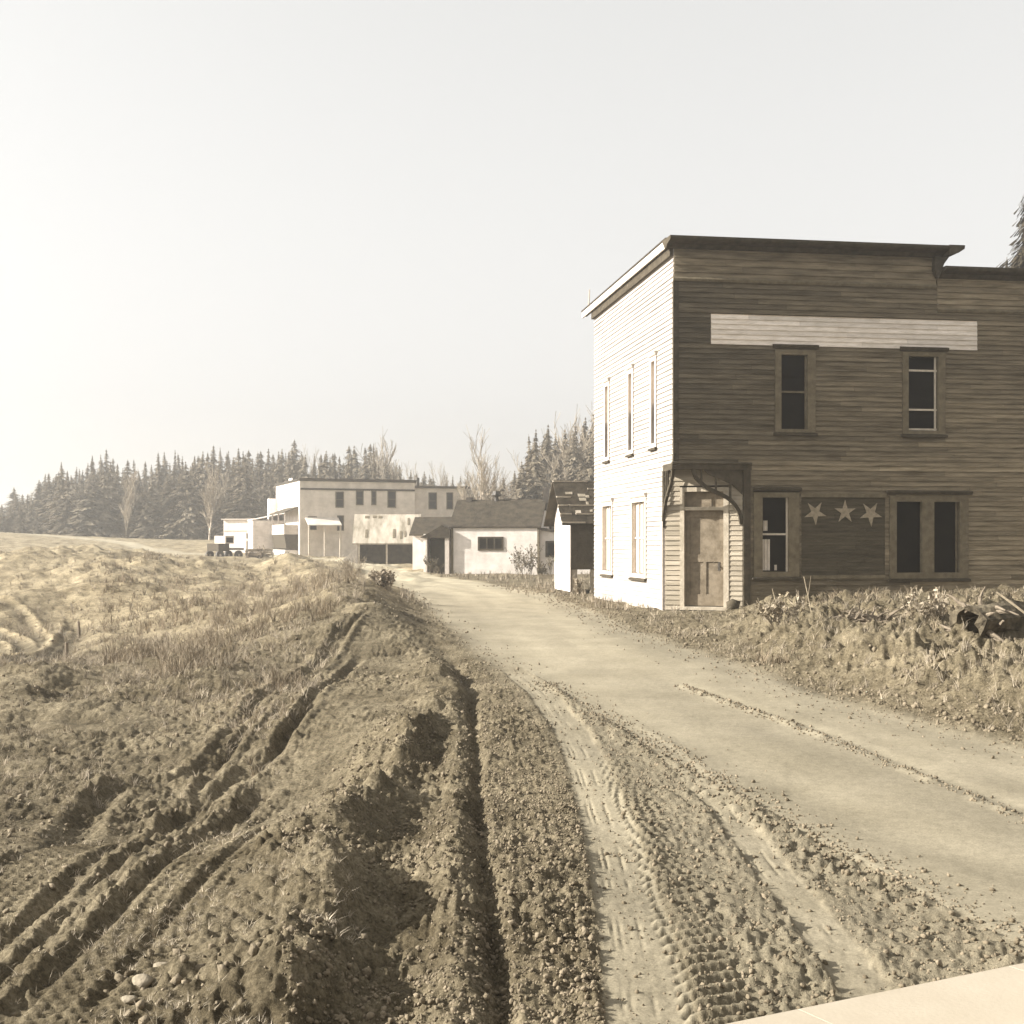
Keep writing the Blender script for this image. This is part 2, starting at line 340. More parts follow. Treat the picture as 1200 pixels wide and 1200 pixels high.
def terrain(X, Y):
    """height, packed (0..1), tone"""
    H = base_h(X, Y); dist = np.hypot(X, Y)
    road = inpoly(X, Y, ROADPOLY)
    dl, _, _ = pline(X, Y, ROAD_L, 6); dr, _, _ = pline(X, Y, ROAD_R, 6)
    edge = np.minimum(np.abs(dl), np.abs(dr))
    inside = np.where(road, edge, -edge)
    packed = sstep(-.15, .35, inside)
    dlip, _, _ = pline(X, Y, LIP, 30)
    # smooth travelled way: right of the lip
    left_of_lip = (dlip > 0) & (dist < 20) & (np.abs(dlip) < 1e8)
    loose = sstep(-.05, .08, dlip)*(np.abs(dlip) < 1e8)*sstep(19, 13, dist)
    packed = packed*(1-.9*loose)
    tone = np.ones(X.shape)
    wild = 1-packed
    # broad unevenness
    H = H+.10*fbm(X*.5, Y*.5, 3)*wild*sstep(2, 8, dist)
    leftm = sstep(-2.0, -4.5, X)*sstep(3, 8, Y)
    H = H+leftm*(.22*fbm(X*.33+5, Y*.28, 4)+.22*np.abs(fbm(X*.8, Y*.5+3, 3)))*sstep(200, 80, dist)
    far = sstep(18, 45, Y)*sstep(-6, -12, X)*sstep(140, 90, Y)
    H = H+far*.55*fbm(X*.10+3, Y*.22, 3)
    # dug bank of earth and roots between road and store
    pad = np.exp(-((X+12.2)/2.6)**4-((Y-30.5)/7.5)**4); H = H*(1-pad)+(base_h(X, Y)+.02*fbm(X*2, Y*1.5, 3))*pad
    berm = sstep(0, 1.5, np.where(road, -1, np.abs(dr)))*sstep(1.9, 3.2, X-.10*(Y-20))*sstep(29.0, 26.0, Y-.15*X)*sstep(8.0, 11.0, Y+X*.3)*(np.abs(dr) < 1e8)
    line = X-.187*Y; berm = berm*(.30+.70*sstep(-.7, .5, line)); berm2 = berm*sstep(-.6, 1.0, line)*sstep(2.2, 4.4, X)
    H = H+berm*.10+berm2*.20+berm*(.28*np.abs(fbm(X*.9, Y*.9, 4))+.20*(np.abs(fbm(X*2.4+8, Y*2.4, 4))-.15)+.13*fbm(X*5, Y*5, 3)+.07*fbm(X*12, Y*12, 2))
    # roadside bank left beyond the ruts
    dL2 = pline(X, Y, [(-2.9,19),(-3.6,26),(-5.6,40),(-8.4,52),(-11.5,66),(-14.5,80)], 6)[0]
    H = H+.50*np.exp(-(dL2+.35)**2/1.6)*sstep(16, 24, Y)*(1+.5*fbm(X*.9, Y*.5, 3))
    # earth heaps beside the road on the left, in front of the far buildings
    for hx, hy, hr, hh in [(wx(40,40),40,3.0,.55),(wx(110,52),52,4.0,.9),(wx(20,62),62,5,.9),(wx(180,60),60,4,.6),(wx(62,18.6),18.6,.9,.30),(wx(100,75),75,6,1.0),(wx(25,16.5),16.5,.8,.25),(wx(200,34),34,2,.3)]:
        H = H+hh*np.exp(-(((X-hx)/hr)**2+((Y-hy)/(hr*1.1))**2))*(1+.35*fbm(X*1.2, Y*1.2, 3))
    # foreground features
    XW = X+.075*fbm(X*2.1, Y*1.6, 4)*sstep(1,4,dist); YW = Y
    d, s, t = pline(XW+.05*fbm(X*6,Y*5,3), YW, WINDROW, 1.4); w = np.exp(-np.where(d > 0, d/.30, d/.15)**2)
    amp = .19*np.clip(.72+.95*fbm(s*1.9, d*2, 3), .1, 1.4)*sstep(0, .04, t)*sstep(.95, .5, t)
    H = H+amp*w*(np.abs(d) < 1e8)
    sc = np.exp(-((d+.30)/.18)**2)*(np.abs(d) < 1e8)*sstep(1, .6, t); H = H-.045*sc
    d, s, t = pline(X+.35*(XW-X), YW, TROUGH, .8); q = np.exp(-(d/.045)**2)*sstep(.95, .55, t)*(np.abs(d) < 1e8); H = H-(.07+.03*fbm(s*3, d, 2))*q
    q2 = np.exp(-((d-.16)/.09)**2)*sstep(1, .7, t)*(np.abs(d) < 1e8); H = H+.05*q2
    for P, hw, dep, rim in [(TRACK1, .15, -.010, .004), (TRACK2, .10, -.008, .003)]:
        d, s, t = pline(X, Y, P, 1.0); ad = np.abs(d)
        flat = sstep(hw+.03, hw-.02, ad)*sstep(1, .85, t)
        H = H+dep*flat+rim*np.exp(-((ad-hw-.05)/.04)**2)*sstep(1, .8, t)*(ad < 1e8)
        packed = np.maximum(packed, flat*.85); tone = tone*(1+.02*flat)
        grooves = sstep(-.15,.25,fbm(s*2.2, s*0+hw*9, 3))*(np.exp(-((d-.09)/.008)**2)+np.exp(-((d-.06)/.008)**2)+np.exp(-((d+.02)/.008)**2))
        H = H-.008*grooves*flat
    d, s, t = pline(X, Y, TREAD, .8); band = sstep(.135, .10, np.abs(d+.02*fbm(s*3,s*0,2)))*sstep(1, .9, t)*(np.abs(d) < 1e8)
    lug = .5+.5*np.sin(2*math.pi*(s+.62*d)/.112+.8*fbm(s*4, d*3, 3)); lug = sstep(.25, .75, lug)
    brk = .55+.45*sstep(-.4,.1,fbm(s*1.4+3, d*5, 3)); H = H+band*brk*(.038*lug-.018); packed = np.maximum(packed, band*.25)
    TB = band
    # lug marks along the lip
    bl = sstep(.12, .05, np.abs(dlip-.10))*sstep(14, 9, dist)*(np.abs(dlip) < 1e8)
    _, s2, _ = pline(X, Y, LIP, 1.0)
    H = H+bl*(.028*sstep(.3, .7, .5+.5*np.sin(2*math.pi*s2/.17+2*fbm(X*6, Y*6, 2))))+.008*np.exp(-((dlip-.05)/.05)**2)*sstep(16, 9, dist)
    d, s, t = pline(X, Y, RIDGE_R, .8); q = np.exp(-(d/.05)**2)*(np.abs(d) < 1e8)
    H = H+.035*q*np.clip(.35+1.3*fbm(s*5, d*6, 3), 0, 1)-.012*np.exp(-((d+.13)/.09)**2)*(np.abs(d) < 1e8); tone = tone*(1-.10*q)
    for P, hw, dep, rim in RUTS+SOILFACE:
        d, s, t = pline(X+.14*(XW-X), YW, P, 1.0); ad = np.abs(d); e = sstep(0, .08, t)*sstep(1, .9, t)*(ad < 1e8)
        wob = .62*(1+.45*fbm(s*1.2, d*3, 3))
        H = H+dep*wob*np.exp(-(d/hw)**2)*e+rim*wob*(np.exp(-((d-hw*1.9)/(hw*.75))**2)+.6*np.exp(-((d+hw*1.9)/(hw*.75))**2))*e
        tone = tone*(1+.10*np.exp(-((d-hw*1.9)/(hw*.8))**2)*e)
    d, s, t = pline(X, Y, CRAWL, 1.0); band = sstep(.27, .2, np.abs(d))*sstep(0, .1, t)*sstep(1, .9, t)*(np.abs(d) < 1e8)
    H = H-.03*band+band*.024*sstep(.2, .8, .5+.5*np.sin(2*math.pi*(s+.45*d)/.085+.5*fbm(s*3,d*3,2)))
    crawl = band
    d, s, t = pline(X, Y, CRAWL2, 1.0); band = sstep(.25, .18, np.abs(d))*sstep(0, .1, t)*sstep(1, .9, t)*(np.abs(d) < 1e8)
    H = H-.03*band+band*.022*sstep(.2, .8, .5+.5*np.sin(2*math.pi*(s+.45*d)/.09+.5*fbm(s*3,d*3,2))); crawl = np.maximum(crawl, band)
    for P in TURN:
        d, s, t = pline(X, Y, P, 1.5); q = np.exp(-(d/.09)**2)*(np.abs(d) < 1e8)
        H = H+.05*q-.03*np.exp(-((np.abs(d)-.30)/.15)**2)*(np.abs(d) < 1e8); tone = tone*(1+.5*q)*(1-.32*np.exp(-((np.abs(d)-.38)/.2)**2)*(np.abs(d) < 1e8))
    for P in TIMB:
        d, s, t = pline(X, Y, P, 2.0); e = (np.abs(d) < 1e8)
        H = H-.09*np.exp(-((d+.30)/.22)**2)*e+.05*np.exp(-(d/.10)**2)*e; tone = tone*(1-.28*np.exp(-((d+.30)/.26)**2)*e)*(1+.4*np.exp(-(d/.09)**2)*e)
    # clods and grit
    rough = np.clip(1-packed, 0, 1)*(1-.3*road)*(1-.85*crawl)*(1-.8*TB)
    nearf = sstep(40, 6, dist)
    c1 = np.abs(fbm(X*7, Y*7, 3)); c2 = np.abs(fbm(X*17+3, Y*17, 2)); c3 = fbm(X*38, Y*38, 2)
    vary = .45+1.1*np.clip(.5+1.1*fbm(X*1.3+50, Y*1.1, 3), 0, 1)
    H = H+rough*vary*(.050*(c1-.17)*sstep(70, 15, dist)+.036*(c2-.17)*nearf+.012*c3*sstep(16, 5, dist))
    sb = sstep(-1.2, -.5, X)*sstep(2.5, 1.0, X)*sstep(17, 10, Y)*rough
    H = H+sb*.024*(np.abs(fbm(X*24, Y*24, 2))-.17)
    lb = sstep(-.6, -1.2, X)*sstep(26, 8, dist)*rough*(1-crawl); H = H+lb*(.55+.9*np.clip(fbm(X*.9+31, Y*.7, 3)+.3,0,1))*.8*(.035*(np.abs(fbm(X*5+2, Y*4, 4))-.15)+.018*fbm(X*14, Y*14, 3))
    H = H+packed*(.012*fbm(X*1.5, Y*1.5, 4)+.002*fbm(X*20, Y*20, 2)*nearf)
    # lengthways streaks worn by wheels on the travelled way
    dr2 = np.where(np.abs(dr) < 50, dr, 0)
    tone = tone*(1+packed*.30*fbm(dr2*1.8, Y*.10, 4)+packed*.12*fbm(X*2.5, Y*1.2, 3))
    tone = tone*(1+.75*sstep(12, 38, Y)*sstep(-2, -5, X)*rough)*(1+.42*sstep(16,60,Y)*packed)  # road lightens with distance, far haze brightness put into its tone
    tone = tone*(1+.16*rough*fbm(X*.7+9, Y*.35, 4))
    dust = np.maximum(packed, .62*sstep(-.2,.6,inside)); return H, packed, tone, road, dust
def gz(x, y):
    return float(terrain(np.array([float(x)]), np.array([float(y)]))[0][0])

def make_ground():
    NU, NV = 1250, 1250
    k = np.linspace(-1, 1, NU); U = .47*k+1.6*np.sign(k)*np.abs(k)**9
    V = np.exp(np.linspace(math.log(1.2), math.log(960.0), NV))-4.2   # world Y rows: finer near the camera
    # more rows where relief matters
    Vp = np.interp(np.linspace(0, 1, NV)**1.0, np.linspace(0, 1, NV), V)
    rows = np.concatenate([np.linspace(-3.0, 2.6, 40), 2.6*np.exp(np.linspace(0, math.log(900/2.6), NV-40)**1.0)[1:]])
    YY = np.repeat(rows[:, None], NU, 1); XX = U[None, :]*(np.maximum(YY, 0)+3.0)+0*YY
    sh = XX.shape
    H, pk, tn, rd, du = terrain(XX.ravel(), YY.ravel())
    n0, n1 = sh; idx = np.arange(n0*n1).reshape(sh)
    quads = np.stack([idx[:-1,:-1], idx[:-1,1:], idx[1:,1:], idx[1:,:-1]], -1).reshape(-1, 4)
    rdq = rd[quads].sum(1) >= 2
    co = np.stack([XX.ravel(), YY.ravel(), H], -1)
    for nm, sel in (('ground', ~rdq), ('road', rdq)):
        q = quads[sel]; used = np.unique(q); re = np.zeros(n0*n1, np.int64); re[used] = np.arange(len(used))
        me = bpy.data.meshes.new(nm); me.vertices.add(len(used)); me.vertices.foreach_set('co', co[used].astype(np.float32).ravel())
        me.loops.add(len(q)*4); me.loops.foreach_set('vertex_index', re[q].ravel().astype(np.int32))
        me.polygons.add(len(q)); me.polygons.foreach_set('loop_start', (np.arange(len(q))*4).astype(np.int32))
        me.update(calc_edges=True)
        me.polygons.foreach_set('use_smooth', np.ones(len(q), bool))
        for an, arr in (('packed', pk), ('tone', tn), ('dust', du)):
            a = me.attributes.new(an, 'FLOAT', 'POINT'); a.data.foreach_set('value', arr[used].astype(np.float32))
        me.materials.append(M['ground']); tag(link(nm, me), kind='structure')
make_ground()

# ------------------------------------------------------------------ the two-storey store
X0, Y0, RZ = 3.67, 29.0, math.atan(.153)
store = thing('store_building', 'two-storey weathered wooden store with pale sign band and cut corner entrance beside the road', 'building', (X0, Y0, 0), RZ)
def SF(o, d): return Frame(o, d, (X0, Y0), RZ)
FW = SF((0,0), (1,0))                                  # front
DEPTH = 8.35; WID = 12.5
CA, CB = FW.at(872, 600)[0], .85                       # corner cut
ENT_Z = 3.36
SW = SF((0,DEPTH), (0,-1))                             # side wall: along runs from back to front; outward is -X
def srect(W, p0, p1, q0, q1):
    a0, zt = W.at(p0, q0); a1, zb = W.at(p1, q1); a0b, zt2 = W.at(p1, q0); _, zb2 = W.at(p0, q1)
    return (min(a0, a1), max(a0, a1), (zb+zb2)/2, (zt+zt2)/2)
ZT = 8.40; step_a = FW.at(1098, 300)[0]; ZT2 = FW.at(1110, 317)[1]
sg = srect(FW, 833, 1145, 372, 407)
wins = { 'u1': (srect(FW,915,946,416,503), srect(FW,908,955,410,507)), 'u2': (srect(FW,1064,1099,418,505), srect(FW,1057,1107,413,509)),
         'l1': (srect(FW,893,924,583,670), srect(FW,883,936,577,676)), 'd': (srect(FW,1050,1124,588,671), srect(FW,1042,1134,581,678)) }
pan = srect(FW, 939, 1037, 583, 674)
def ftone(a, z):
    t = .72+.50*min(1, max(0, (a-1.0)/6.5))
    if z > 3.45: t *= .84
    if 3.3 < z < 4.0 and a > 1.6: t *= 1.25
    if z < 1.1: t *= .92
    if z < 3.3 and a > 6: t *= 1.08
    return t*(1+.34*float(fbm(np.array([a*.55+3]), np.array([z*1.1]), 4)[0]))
frz1 = FW.at(800, 327)[1]; frz2 = FW.at(1120, 364)[1]
holes = [w[1] for w in wins.values()]+[pan, sg, (-1, CA, -1, ENT_Z), (-1, step_a, frz1, 20), (step_a, 99, frz2, 20)]
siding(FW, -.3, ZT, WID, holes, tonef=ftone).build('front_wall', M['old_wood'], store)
siding(FW, sg[2], sg[3], sg[1], [], tonef=lambda a, z: 1.04-.02*a, a_start=sg[0], jmin=3, proud=.024).build('sign_band', M['sign'], store)['label'] = 'long pale painted sign band with its writing worn off'
siding(FW, pan[2], pan[3], pan[1], [], a_start=pan[0], pitch=.1, jmin=3, proud=.012).build('boarded_panel', M['panel'], store)['label'] = 'dark boarded shop window with three faded stars'
# frieze boards
fz = siding(FW, frz1, ZT-.10, step_a-.02, [], pitch=.16, tonef=lambda a, z: 1.05, jmin=3, proud=.03); fz.build('frieze', M['old_wood'], store)
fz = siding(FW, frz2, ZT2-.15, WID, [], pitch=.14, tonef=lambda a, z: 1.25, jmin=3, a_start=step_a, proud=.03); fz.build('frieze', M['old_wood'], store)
# mouldings
mo = MB()
mo.wprofile(FW, [(0,frz1-.06),(.05,frz1-.05),(.075,frz1),(.05,frz1+.045),(0,frz1+.05)], -.03, step_a-.03)
mo.wprofile(FW, [(0,frz2-.06),(.05,frz2-.05),(.075,frz2),(.05,frz2+.04),(0,frz2+.05)], step_a+.0, WID)
mo.build('moulding', M['trim'], store)
# cornices
OH = .42
co = MB()
co.wprofile(FW, [(-.05,ZT-.14),(.07,ZT-.13),(.14,ZT-.06),(OH-.05,ZT-.02),(OH,ZT+.02),(OH,ZT+.07),(-.3,ZT+.09)], -.20, step_a+.10)
co.wprism(FW, [(step_a+.10,ZT+.085),(step_a+.48,ZT+.085),(step_a+.47,ZT+.0),(step_a+.33,ZT-.09),(step_a+.18,ZT-.14),(step_a+.10,ZT-.14)], -.25, OH)
co.wprism(FW, [(step_a-.12,ZT-.14),(step_a+.22,ZT-.14),(step_a+.10,ZT-.30),(step_a+.03,ZT-.48),(step_a-.02,ZT-.62),(step_a-.06,ZT-.62),(step_a-.14,ZT-.45)], 0, .16)
co.build('cornice', M['dark_trim'], store)
co = MB()
co.wprofile(FW, [(-.05,ZT2-.20),(.06,ZT2-.19),(.13,ZT2-.10),(.33,ZT2-.06),(.36,ZT2-.01),(.36,ZT2+.03),(-.3,ZT2+.05)], step_a+.04, WID+.3)
co.build('cornice', M['dark_trim'], store)
# parapet end (vertical step) and roof
rf = MB(); rf.box(.05, step_a-.02, .06, .22, ZT2-.6, ZT-.01)
rf.build('parapet', M['old_wood'], store)
rf = MB(); rf.box(.02, WID+.1, .25, DEPTH-.06, ZT2-.02, ZT2+.05)
rf.box(-.19, step_a, .05, DEPTH+1.02, ZT+.085, ZT+.12)
rf.build('roof', M['roof_tar'], store)
ew = MB(); ew.box(-.17,-.13,-.1,DEPTH+1.0, ZT-.10, ZT+.083); ew.build('fascia', M['white_trim'], store)
ew = MB(); ew.box(-.13,-.02,-.05,DEPTH+1.0, ZT-.05, ZT-.02); ew.box(-.10,-.02,0,DEPTH+.02,ZT-.30,ZT-.06); ew.build('soffit', M['dark_trim'], store)
# back and right walls, inner floor volume (closed body)
bw = MB(); bw.box(.05, WID, DEPTH-.05, DEPTH, -.3, ZT2); bw.box(WID-.05, WID, .05, DEPTH, -.3, ZT2); bw.box(step_a-.06, step_a-.02, .05, DEPTH, ZT2-.3, ZT+.08); bw.box(.05,step_a,DEPTH-.05,DEPTH,ZT2,ZT+.08)
bw.build('rear_wall', M['old_wood'], store)
# side wall with windows
sh = []
SWIN = []
for (pg, pq, y0, y1, cs) in [((765,769),(758,776),(417),(512),0), ((738,742),(732,748),(434),(522),0), ((710.5,714),(704.5,719),(450),(532),0),
                         ((742,757),(738,761),(586),(676),1), ((707.5,718),(704,721),(592),(671),1)]:
    # glass rectangles across the side wall; tops follow the wall's own height
    a0, _ = SW.at(pg[0], 600); a1, _ = SW.at(pg[1], 600); am = (a0+a1)/2; Ym = SW.wo[1]+am*SW.wd[1]
    zt, zb = wz(y0, Ym), wz(y1, Ym)
    SWIN.append([a0, a1, zb, zt, cs])
for r in SWIN[:3]: r[2], r[3] = 3.98, 5.95
for r in SWIN[3:]: r[2], r[3] = .82, 2.62
for r in SWIN: sh.append((r[0]-.12, r[1]+.12, r[2]-.10, r[3]+.12))
ent_hole = (DEPTH-CB, 99, -1, ENT_Z)
siding(SW, -.3, ZT-.04, DEPTH, sh+[ent_hole], tonef=lambda a, z: 1.0).build('side_wall', M['white_side'], store)
for r in SWIN:
    st = (r[0]+(r[1]-r[0])/3, r[0]+2*(r[1]-r[0])/3) if (r[1]-r[0]) > 1.2 else ((r[0]+r[1])/2,) if r[4] else ()
    window(SW, (r[0], r[1], r[2], r[3]), (r[0]-.12, r[1]+.12, r[2]-.10, r[3]+.12), store, hood=(r[0]-.18, r[1]+.18, r[3]+.12), rails=((r[2]+r[3])/2,), stiles=st,
           trim='white_trim', sashm='white_trim', sill=True, hoodm='white_trim', curtain=[(r[0]+.02, r[1]-.02, r[2]+.02, r[3]-.02)] if r[4] else [(r[0]+.02, r[1]-.02, (r[2]+r[3])/2, r[3]-.02)])
# front windows
def hoodr(p0, p1, y): a0, z = FW.at(p0, y); a1, z2 = FW.at(p1, y); return (a0, a1, (z+z2)/2-.05)
def zf(px, y): return FW.at(px, y)[1]
def af(px): return FW.at(px, 500)[0]
W1 = window(FW, *wins['u1'], store, hood=hoodr(905,958,406), rails=(zf(930,459),), stiles=(af(945),), sashm='trim')
W2 = window(FW, *wins['u2'], store, hood=hoodr(1054,1110,409), rails=(zf(1081,434), zf(1081,480), zf(1081,503)), stiles=(af(1097),))
W3 = window(FW, *wins['l1'], store, hood=hoodr(882,938,573), rails=(zf(908,626),), stiles=(af(923),), curtain=[(af(895), af(904), wins['l1'][0][2]+.03, zf(900,632)), (af(896), af(901), zf(900,622), zf(900,610)), (af(909), af(912), wins['l1'][0][2]+.03, zf(900,662))])
W4 = window(FW, *wins['d'], store, hood=hoodr(1038,1138,577), mull=((af(1080), af(1094)),), sashm='trim', stiles=(af(1122),))
# star panel trim and stars
tr = MB(); tr.wbox(FW, pan[0]-.02, pan[1]+.02, -.02, .05, pan[3], pan[3]+.09); tr.build('panel_frame', M['trim'], store); tr = MB(); tr.wbox(FW, pan[0]-.02, pan[1]+.02, -.02, .05, pan[2]-.08, pan[2]); tr.build('panel_frame', M['trim'], store)
for cx, cy, up, r in [(955,601,-1,.29), (990,600,1,.28), (1020,602,-1,.30)]:
    a, z = FW.at(cx, cy); pts = []
    for i in range(10):
        rr = r if i % 2 == 0 else r*.36; th = math.pi/2*up+i*math.pi/5+(.05 if up < 0 else 0); pts.append((a+rr*math.cos(th)*.97, z+rr*math.sin(th)))
    s = MB(); s.wprism(FW, pts, .005, .026); so = s.build('star', M['star'], store)
    so['label'] = ['faded star standing on two points between the other two', 'faded star hanging point down at the left of the panel' if cx < 970 else 'faded star hanging point down at the right of the panel'][0 if up > 0 else 1]
# corner boards
cb = MB(); cb.wbox(FW, CA-.02, CA+.14, -.05, .045, -.3, ENT_Z); cb.build('corner_board', M['dark_trim'], store)
cb = MB(); cb.wbox(FW, -.025, .10, -.05, .035, ENT_Z, frz1-.06); cb.build('corner_board', M['dark_trim'], store)
cb = MB(); cb.wbox(SW, DEPTH-CB-.10, DEPTH-CB+.02, -.04, .045, -.3, 2.1); cb.build('corner_board', M['white_trim'], store)
# entrance
EW = SF((0,CB), (CA,-CB)); EL = math.hypot(CA, CB)
dr_ = srect(EW, 802, 848, 598, 705); tr_ = srect(EW, 802, 848, 576, 594)
D0, D1 = dr_[0], dr_[1]
siding(EW, -.3, ENT_Z, EL-.03, [(D0-.10, D1+.12, -.3, tr_[3]+.10)], tonef=lambda a, z: 1.0, a_start=.03).build('entrance_wall', M['entry'], store)
df = MB(); df.wbox(EW, D0-.10, D0, -.16, .035, .12, tr_[3]+.10); df.wbox(EW, D1, D1+.12, -.16, .035, .12, tr_[3]+.10)
df.wbox(EW, D0, D1, -.16, .03, tr_[3], tr_[3]+.10); df.wbox(EW, D0, D1, -.16, .028, dr_[3], tr_[2]); dfo = df.build('door_frame', M['entry_trim'], store)
tp = MB(); tp.wbox(EW, D0, D1, -.15, -.12, tr_[2], tr_[3]); tp.build('transom_pane', M['door'], dfo)
dd = MB(); zb, zt = .14, dr_[3]
dd.wbox(EW, D0, D1, -.155, -.13, zb, zt)
w = D1-D0
for (p, q, r, s_) in [(0,.12,0,1),(.88,1,0,1),(.12,.88,0,.12),(.12,.88,.93,1),(.12,.88,.46,.54),(.46,.54,.12,.46)]:
    dd.wbox(EW, D0+p*w, D0+q*w, -.13, -.105, zb+r*(zt-zb), zb+s_*(zt-zb))
do = dd.build('door', M['door'], store)
h = MB(); h.tube([EW.P(D1-.12,-.105,1.05), EW.P(D1-.12,-.05,1.05)], [.02,.03], 8); h.wbox(EW, D1-.15, D1-.09, -.106, -.098, .95, 1.15); h.build('handle', M['metal_dark'], do)
stp = MB(); stp.wbox(EW, D0-.12, D1+.16, -.16, .16, .05, .12); stp.wbox(EW, D0-.25, D1+.35, .16, .46, -.15, .02); stp.build('doorstep', M['entry_trim'], store)
sf = MB(); sf.box(.01, CA, .01, CB, ENT_Z-.02, ENT_Z+.03); sf.build('entrance_ceiling', M['dark_trim'], store)
bm_ = MB(); bm_.wprofile(FW, [(-.08,ENT_Z-.10),(.05,ENT_Z-.10),(.06,ENT_Z+.0),(.09,ENT_Z+.03),(.09,ENT_Z+.06),(0,ENT_Z+.08)], -.06, CA+.16)
bm_.wbox(SW, DEPTH-CB, DEPTH+.01, -.07, .03, ENT_Z-.10, ENT_Z+.05); bm_.build('entrance_beam', M['dark_trim'], store)
# curved brackets with spindles
def arc(W, pts, wd, o0, o1, mb):
    pts = smooth(pts, 5)
    for i in range(len(pts)-1):
        a, b = pts[i], pts[i+1]; d = b-a; l = np.hypot(*d); nn = np.array([-d[1], d[0]])/l*wd/2; e = d/l*.004
        mb.wprism(W, [tuple(a-nn-e), tuple(b-nn+e), tuple(b+nn+e), tuple(a+nn-e)], o0, o1)
b = MB()
arc(FW, [FW.at(869,614), FW.at(866,600), FW.at(856,586), FW.at(842,578), FW.at(828,571), FW.at(816,560), FW.at(812,548)], .085, -.04, .03, b)
b.wbox(FW, af(839)-.02, af(839)+.02, -.02, .02, zf(839,577), ENT_Z-.1)
b.wbox(FW, af(856)-.018, af(856)+.018, -.02, .02, zf(856,586), ENT_Z-.1)
b.wbox(FW, af(822)-.018, af(822)+.018, -.02, .02, zf(822,567), ENT_Z-.1)
b.wprism(FW, [FW.at(870,545), FW.at(870,580), FW.at(858,568), FW.at(845,562), FW.at(830,556), FW.at(822,548)], -.02, .012)
b.build('bracket', M['dark_trim'], store)
b = MB()
arc(SW, [(DEPTH-CB-.03,1.98), (DEPTH-CB+.0,2.25), (DEPTH-CB+.16,2.55), (DEPTH-.45,2.78), (DEPTH-.2,3.0), (DEPTH-.05,3.3)], .085, -.03, .035, b)
for q in (.10,.24,.38): b.wbox(SW, DEPTH-CB+q-.02, DEPTH-CB+q+.02, -.01, .03, 2.45+q*.6, ENT_Z-.1)
b.wbox(SW, DEPTH-CB-.03, DEPTH-CB+.04, -.02, .035, 1.95, ENT_Z-.1)
b.build('bracket', M['dark_trim'], store)
# small upright on the eave at the back
b = MB(); b.tube([(-.12, DEPTH+.3, ZT+.1), (-.10, DEPTH+.25, ZT+.62)], [.03,.015], 5); b.build('eave_stub', M['pale_trim'], store)

# ------------------------------------------------------------------ smaller buildings
def gable_body(mb, L, D, ze, zr, zb=-.5, x0=0, y0=0):
    vs = []
    for x in (x0, x0+L): vs += [(x,y0,zb),(x,y0+D,zb),(x,y0+D,ze),(x,y0+D/2,zr),(x,y0,ze)]
    mb.add(vs, [(0,1,2,3,4),(9,8,7,6,5),(0,4,9,5),(4,3,8,9),(3,2,7,8),(2,1,6,7),(1,0,5,6)])
def gable_roof(mb, L, D, ze, zr, oe=.3, og=.3, th=.08, x0=0, y0=0):
    sl = (zr-ze)/(D/2); xs = (x0-og, x0+L+og)
    for sgn in (0, 1):
        ya, yb = (y0-oe, y0+D/2) if sgn == 0 else (y0+D+oe, y0+D/2)
        za, zb = ze-sl*oe+.03, zr+.03
        vs = []
        for x in xs: vs += [(x,ya,za),(x,yb,zb),(x,yb,zb+th),(x,ya,za+th)]
        mb.add(vs, [(0,1,2,3),(7,6,5,4),(0,4,5,1),(1,5,6,2),(2,6,7,3),(3,7,4,0)])
def simple_window(W, a0, a1, z0, z1, parent, mull=0, rail=True, trim='pale_trim', fw=.09):
    f = MB(); f.wbox(W, a0-fw, a0, -.02, .05, z0-fw, z1+fw); f.wbox(W, a1, a1+fw, -.02, .05, z0-fw, z1+fw)
    f.wbox(W, a0, a1, -.02, .048, z1, z1+fw); f.wbox(W, a0, a1, -.02, .048, z0-fw, z0)
    for i in range(mull):
        a = a0+(a1-a0)*(i+1)/(mull+1); f.wbox(W, a-.03, a+.03, -.02, .04, z0, z1)
    if rail: f.wbox(W, a0, a1, -.01, .035, (z0+z1)/2-.02, (z0+z1)/2+.02)
    o = f.build('window', M[trim], parent)
    p = MB(); p.wbox(W, a0, a1, -.02, .015, z0, z1); p.build('pane', M['glass'], o); return o
def dark_door(W, a0, a1, z0, z1, parent, name='doorway', m='opening'):
    f = MB(); f.wbox(W, a0-.08, a0, -.02, .05, z0, z1+.08); f.wbox(W, a1, a1+.08, -.02, .05, z0, z1+.08); f.wbox(W, a0, a1, -.02, .05, z1, z1+.08)
    o = f.build('door_frame', M['pale_trim'], parent); p = MB(); p.wbox(W, a0, a1, -.02, .012, z0, z1); p.build('door', M[m], o)

# shed beside the store
Y = 40.5; X = wx(669, Y)
shed = thing('shed', 'dark-fronted shed on posts with patchy slatted roof and white gable end, left of the store', 'shed', (X, Y, 0), RZ)
body = MB(); gable_body(body, 3.2, 2.6, 2.42, 3.55, zb=.75); body.build('wall', M['house_shaded'], shed)
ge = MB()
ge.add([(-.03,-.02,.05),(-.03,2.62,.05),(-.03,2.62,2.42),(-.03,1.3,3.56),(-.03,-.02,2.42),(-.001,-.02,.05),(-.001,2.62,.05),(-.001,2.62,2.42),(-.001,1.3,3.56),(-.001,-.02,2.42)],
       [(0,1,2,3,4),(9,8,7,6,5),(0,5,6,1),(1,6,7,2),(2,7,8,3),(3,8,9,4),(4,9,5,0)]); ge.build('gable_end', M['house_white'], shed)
r = MB(); gable_roof(r, 3.2, 2.6, 2.42, 3.55, .35, .35, .06); ro = r.build('roof', M['shingle'], shed)
bt = MB(); sl = (3.55-2.42)/1.3
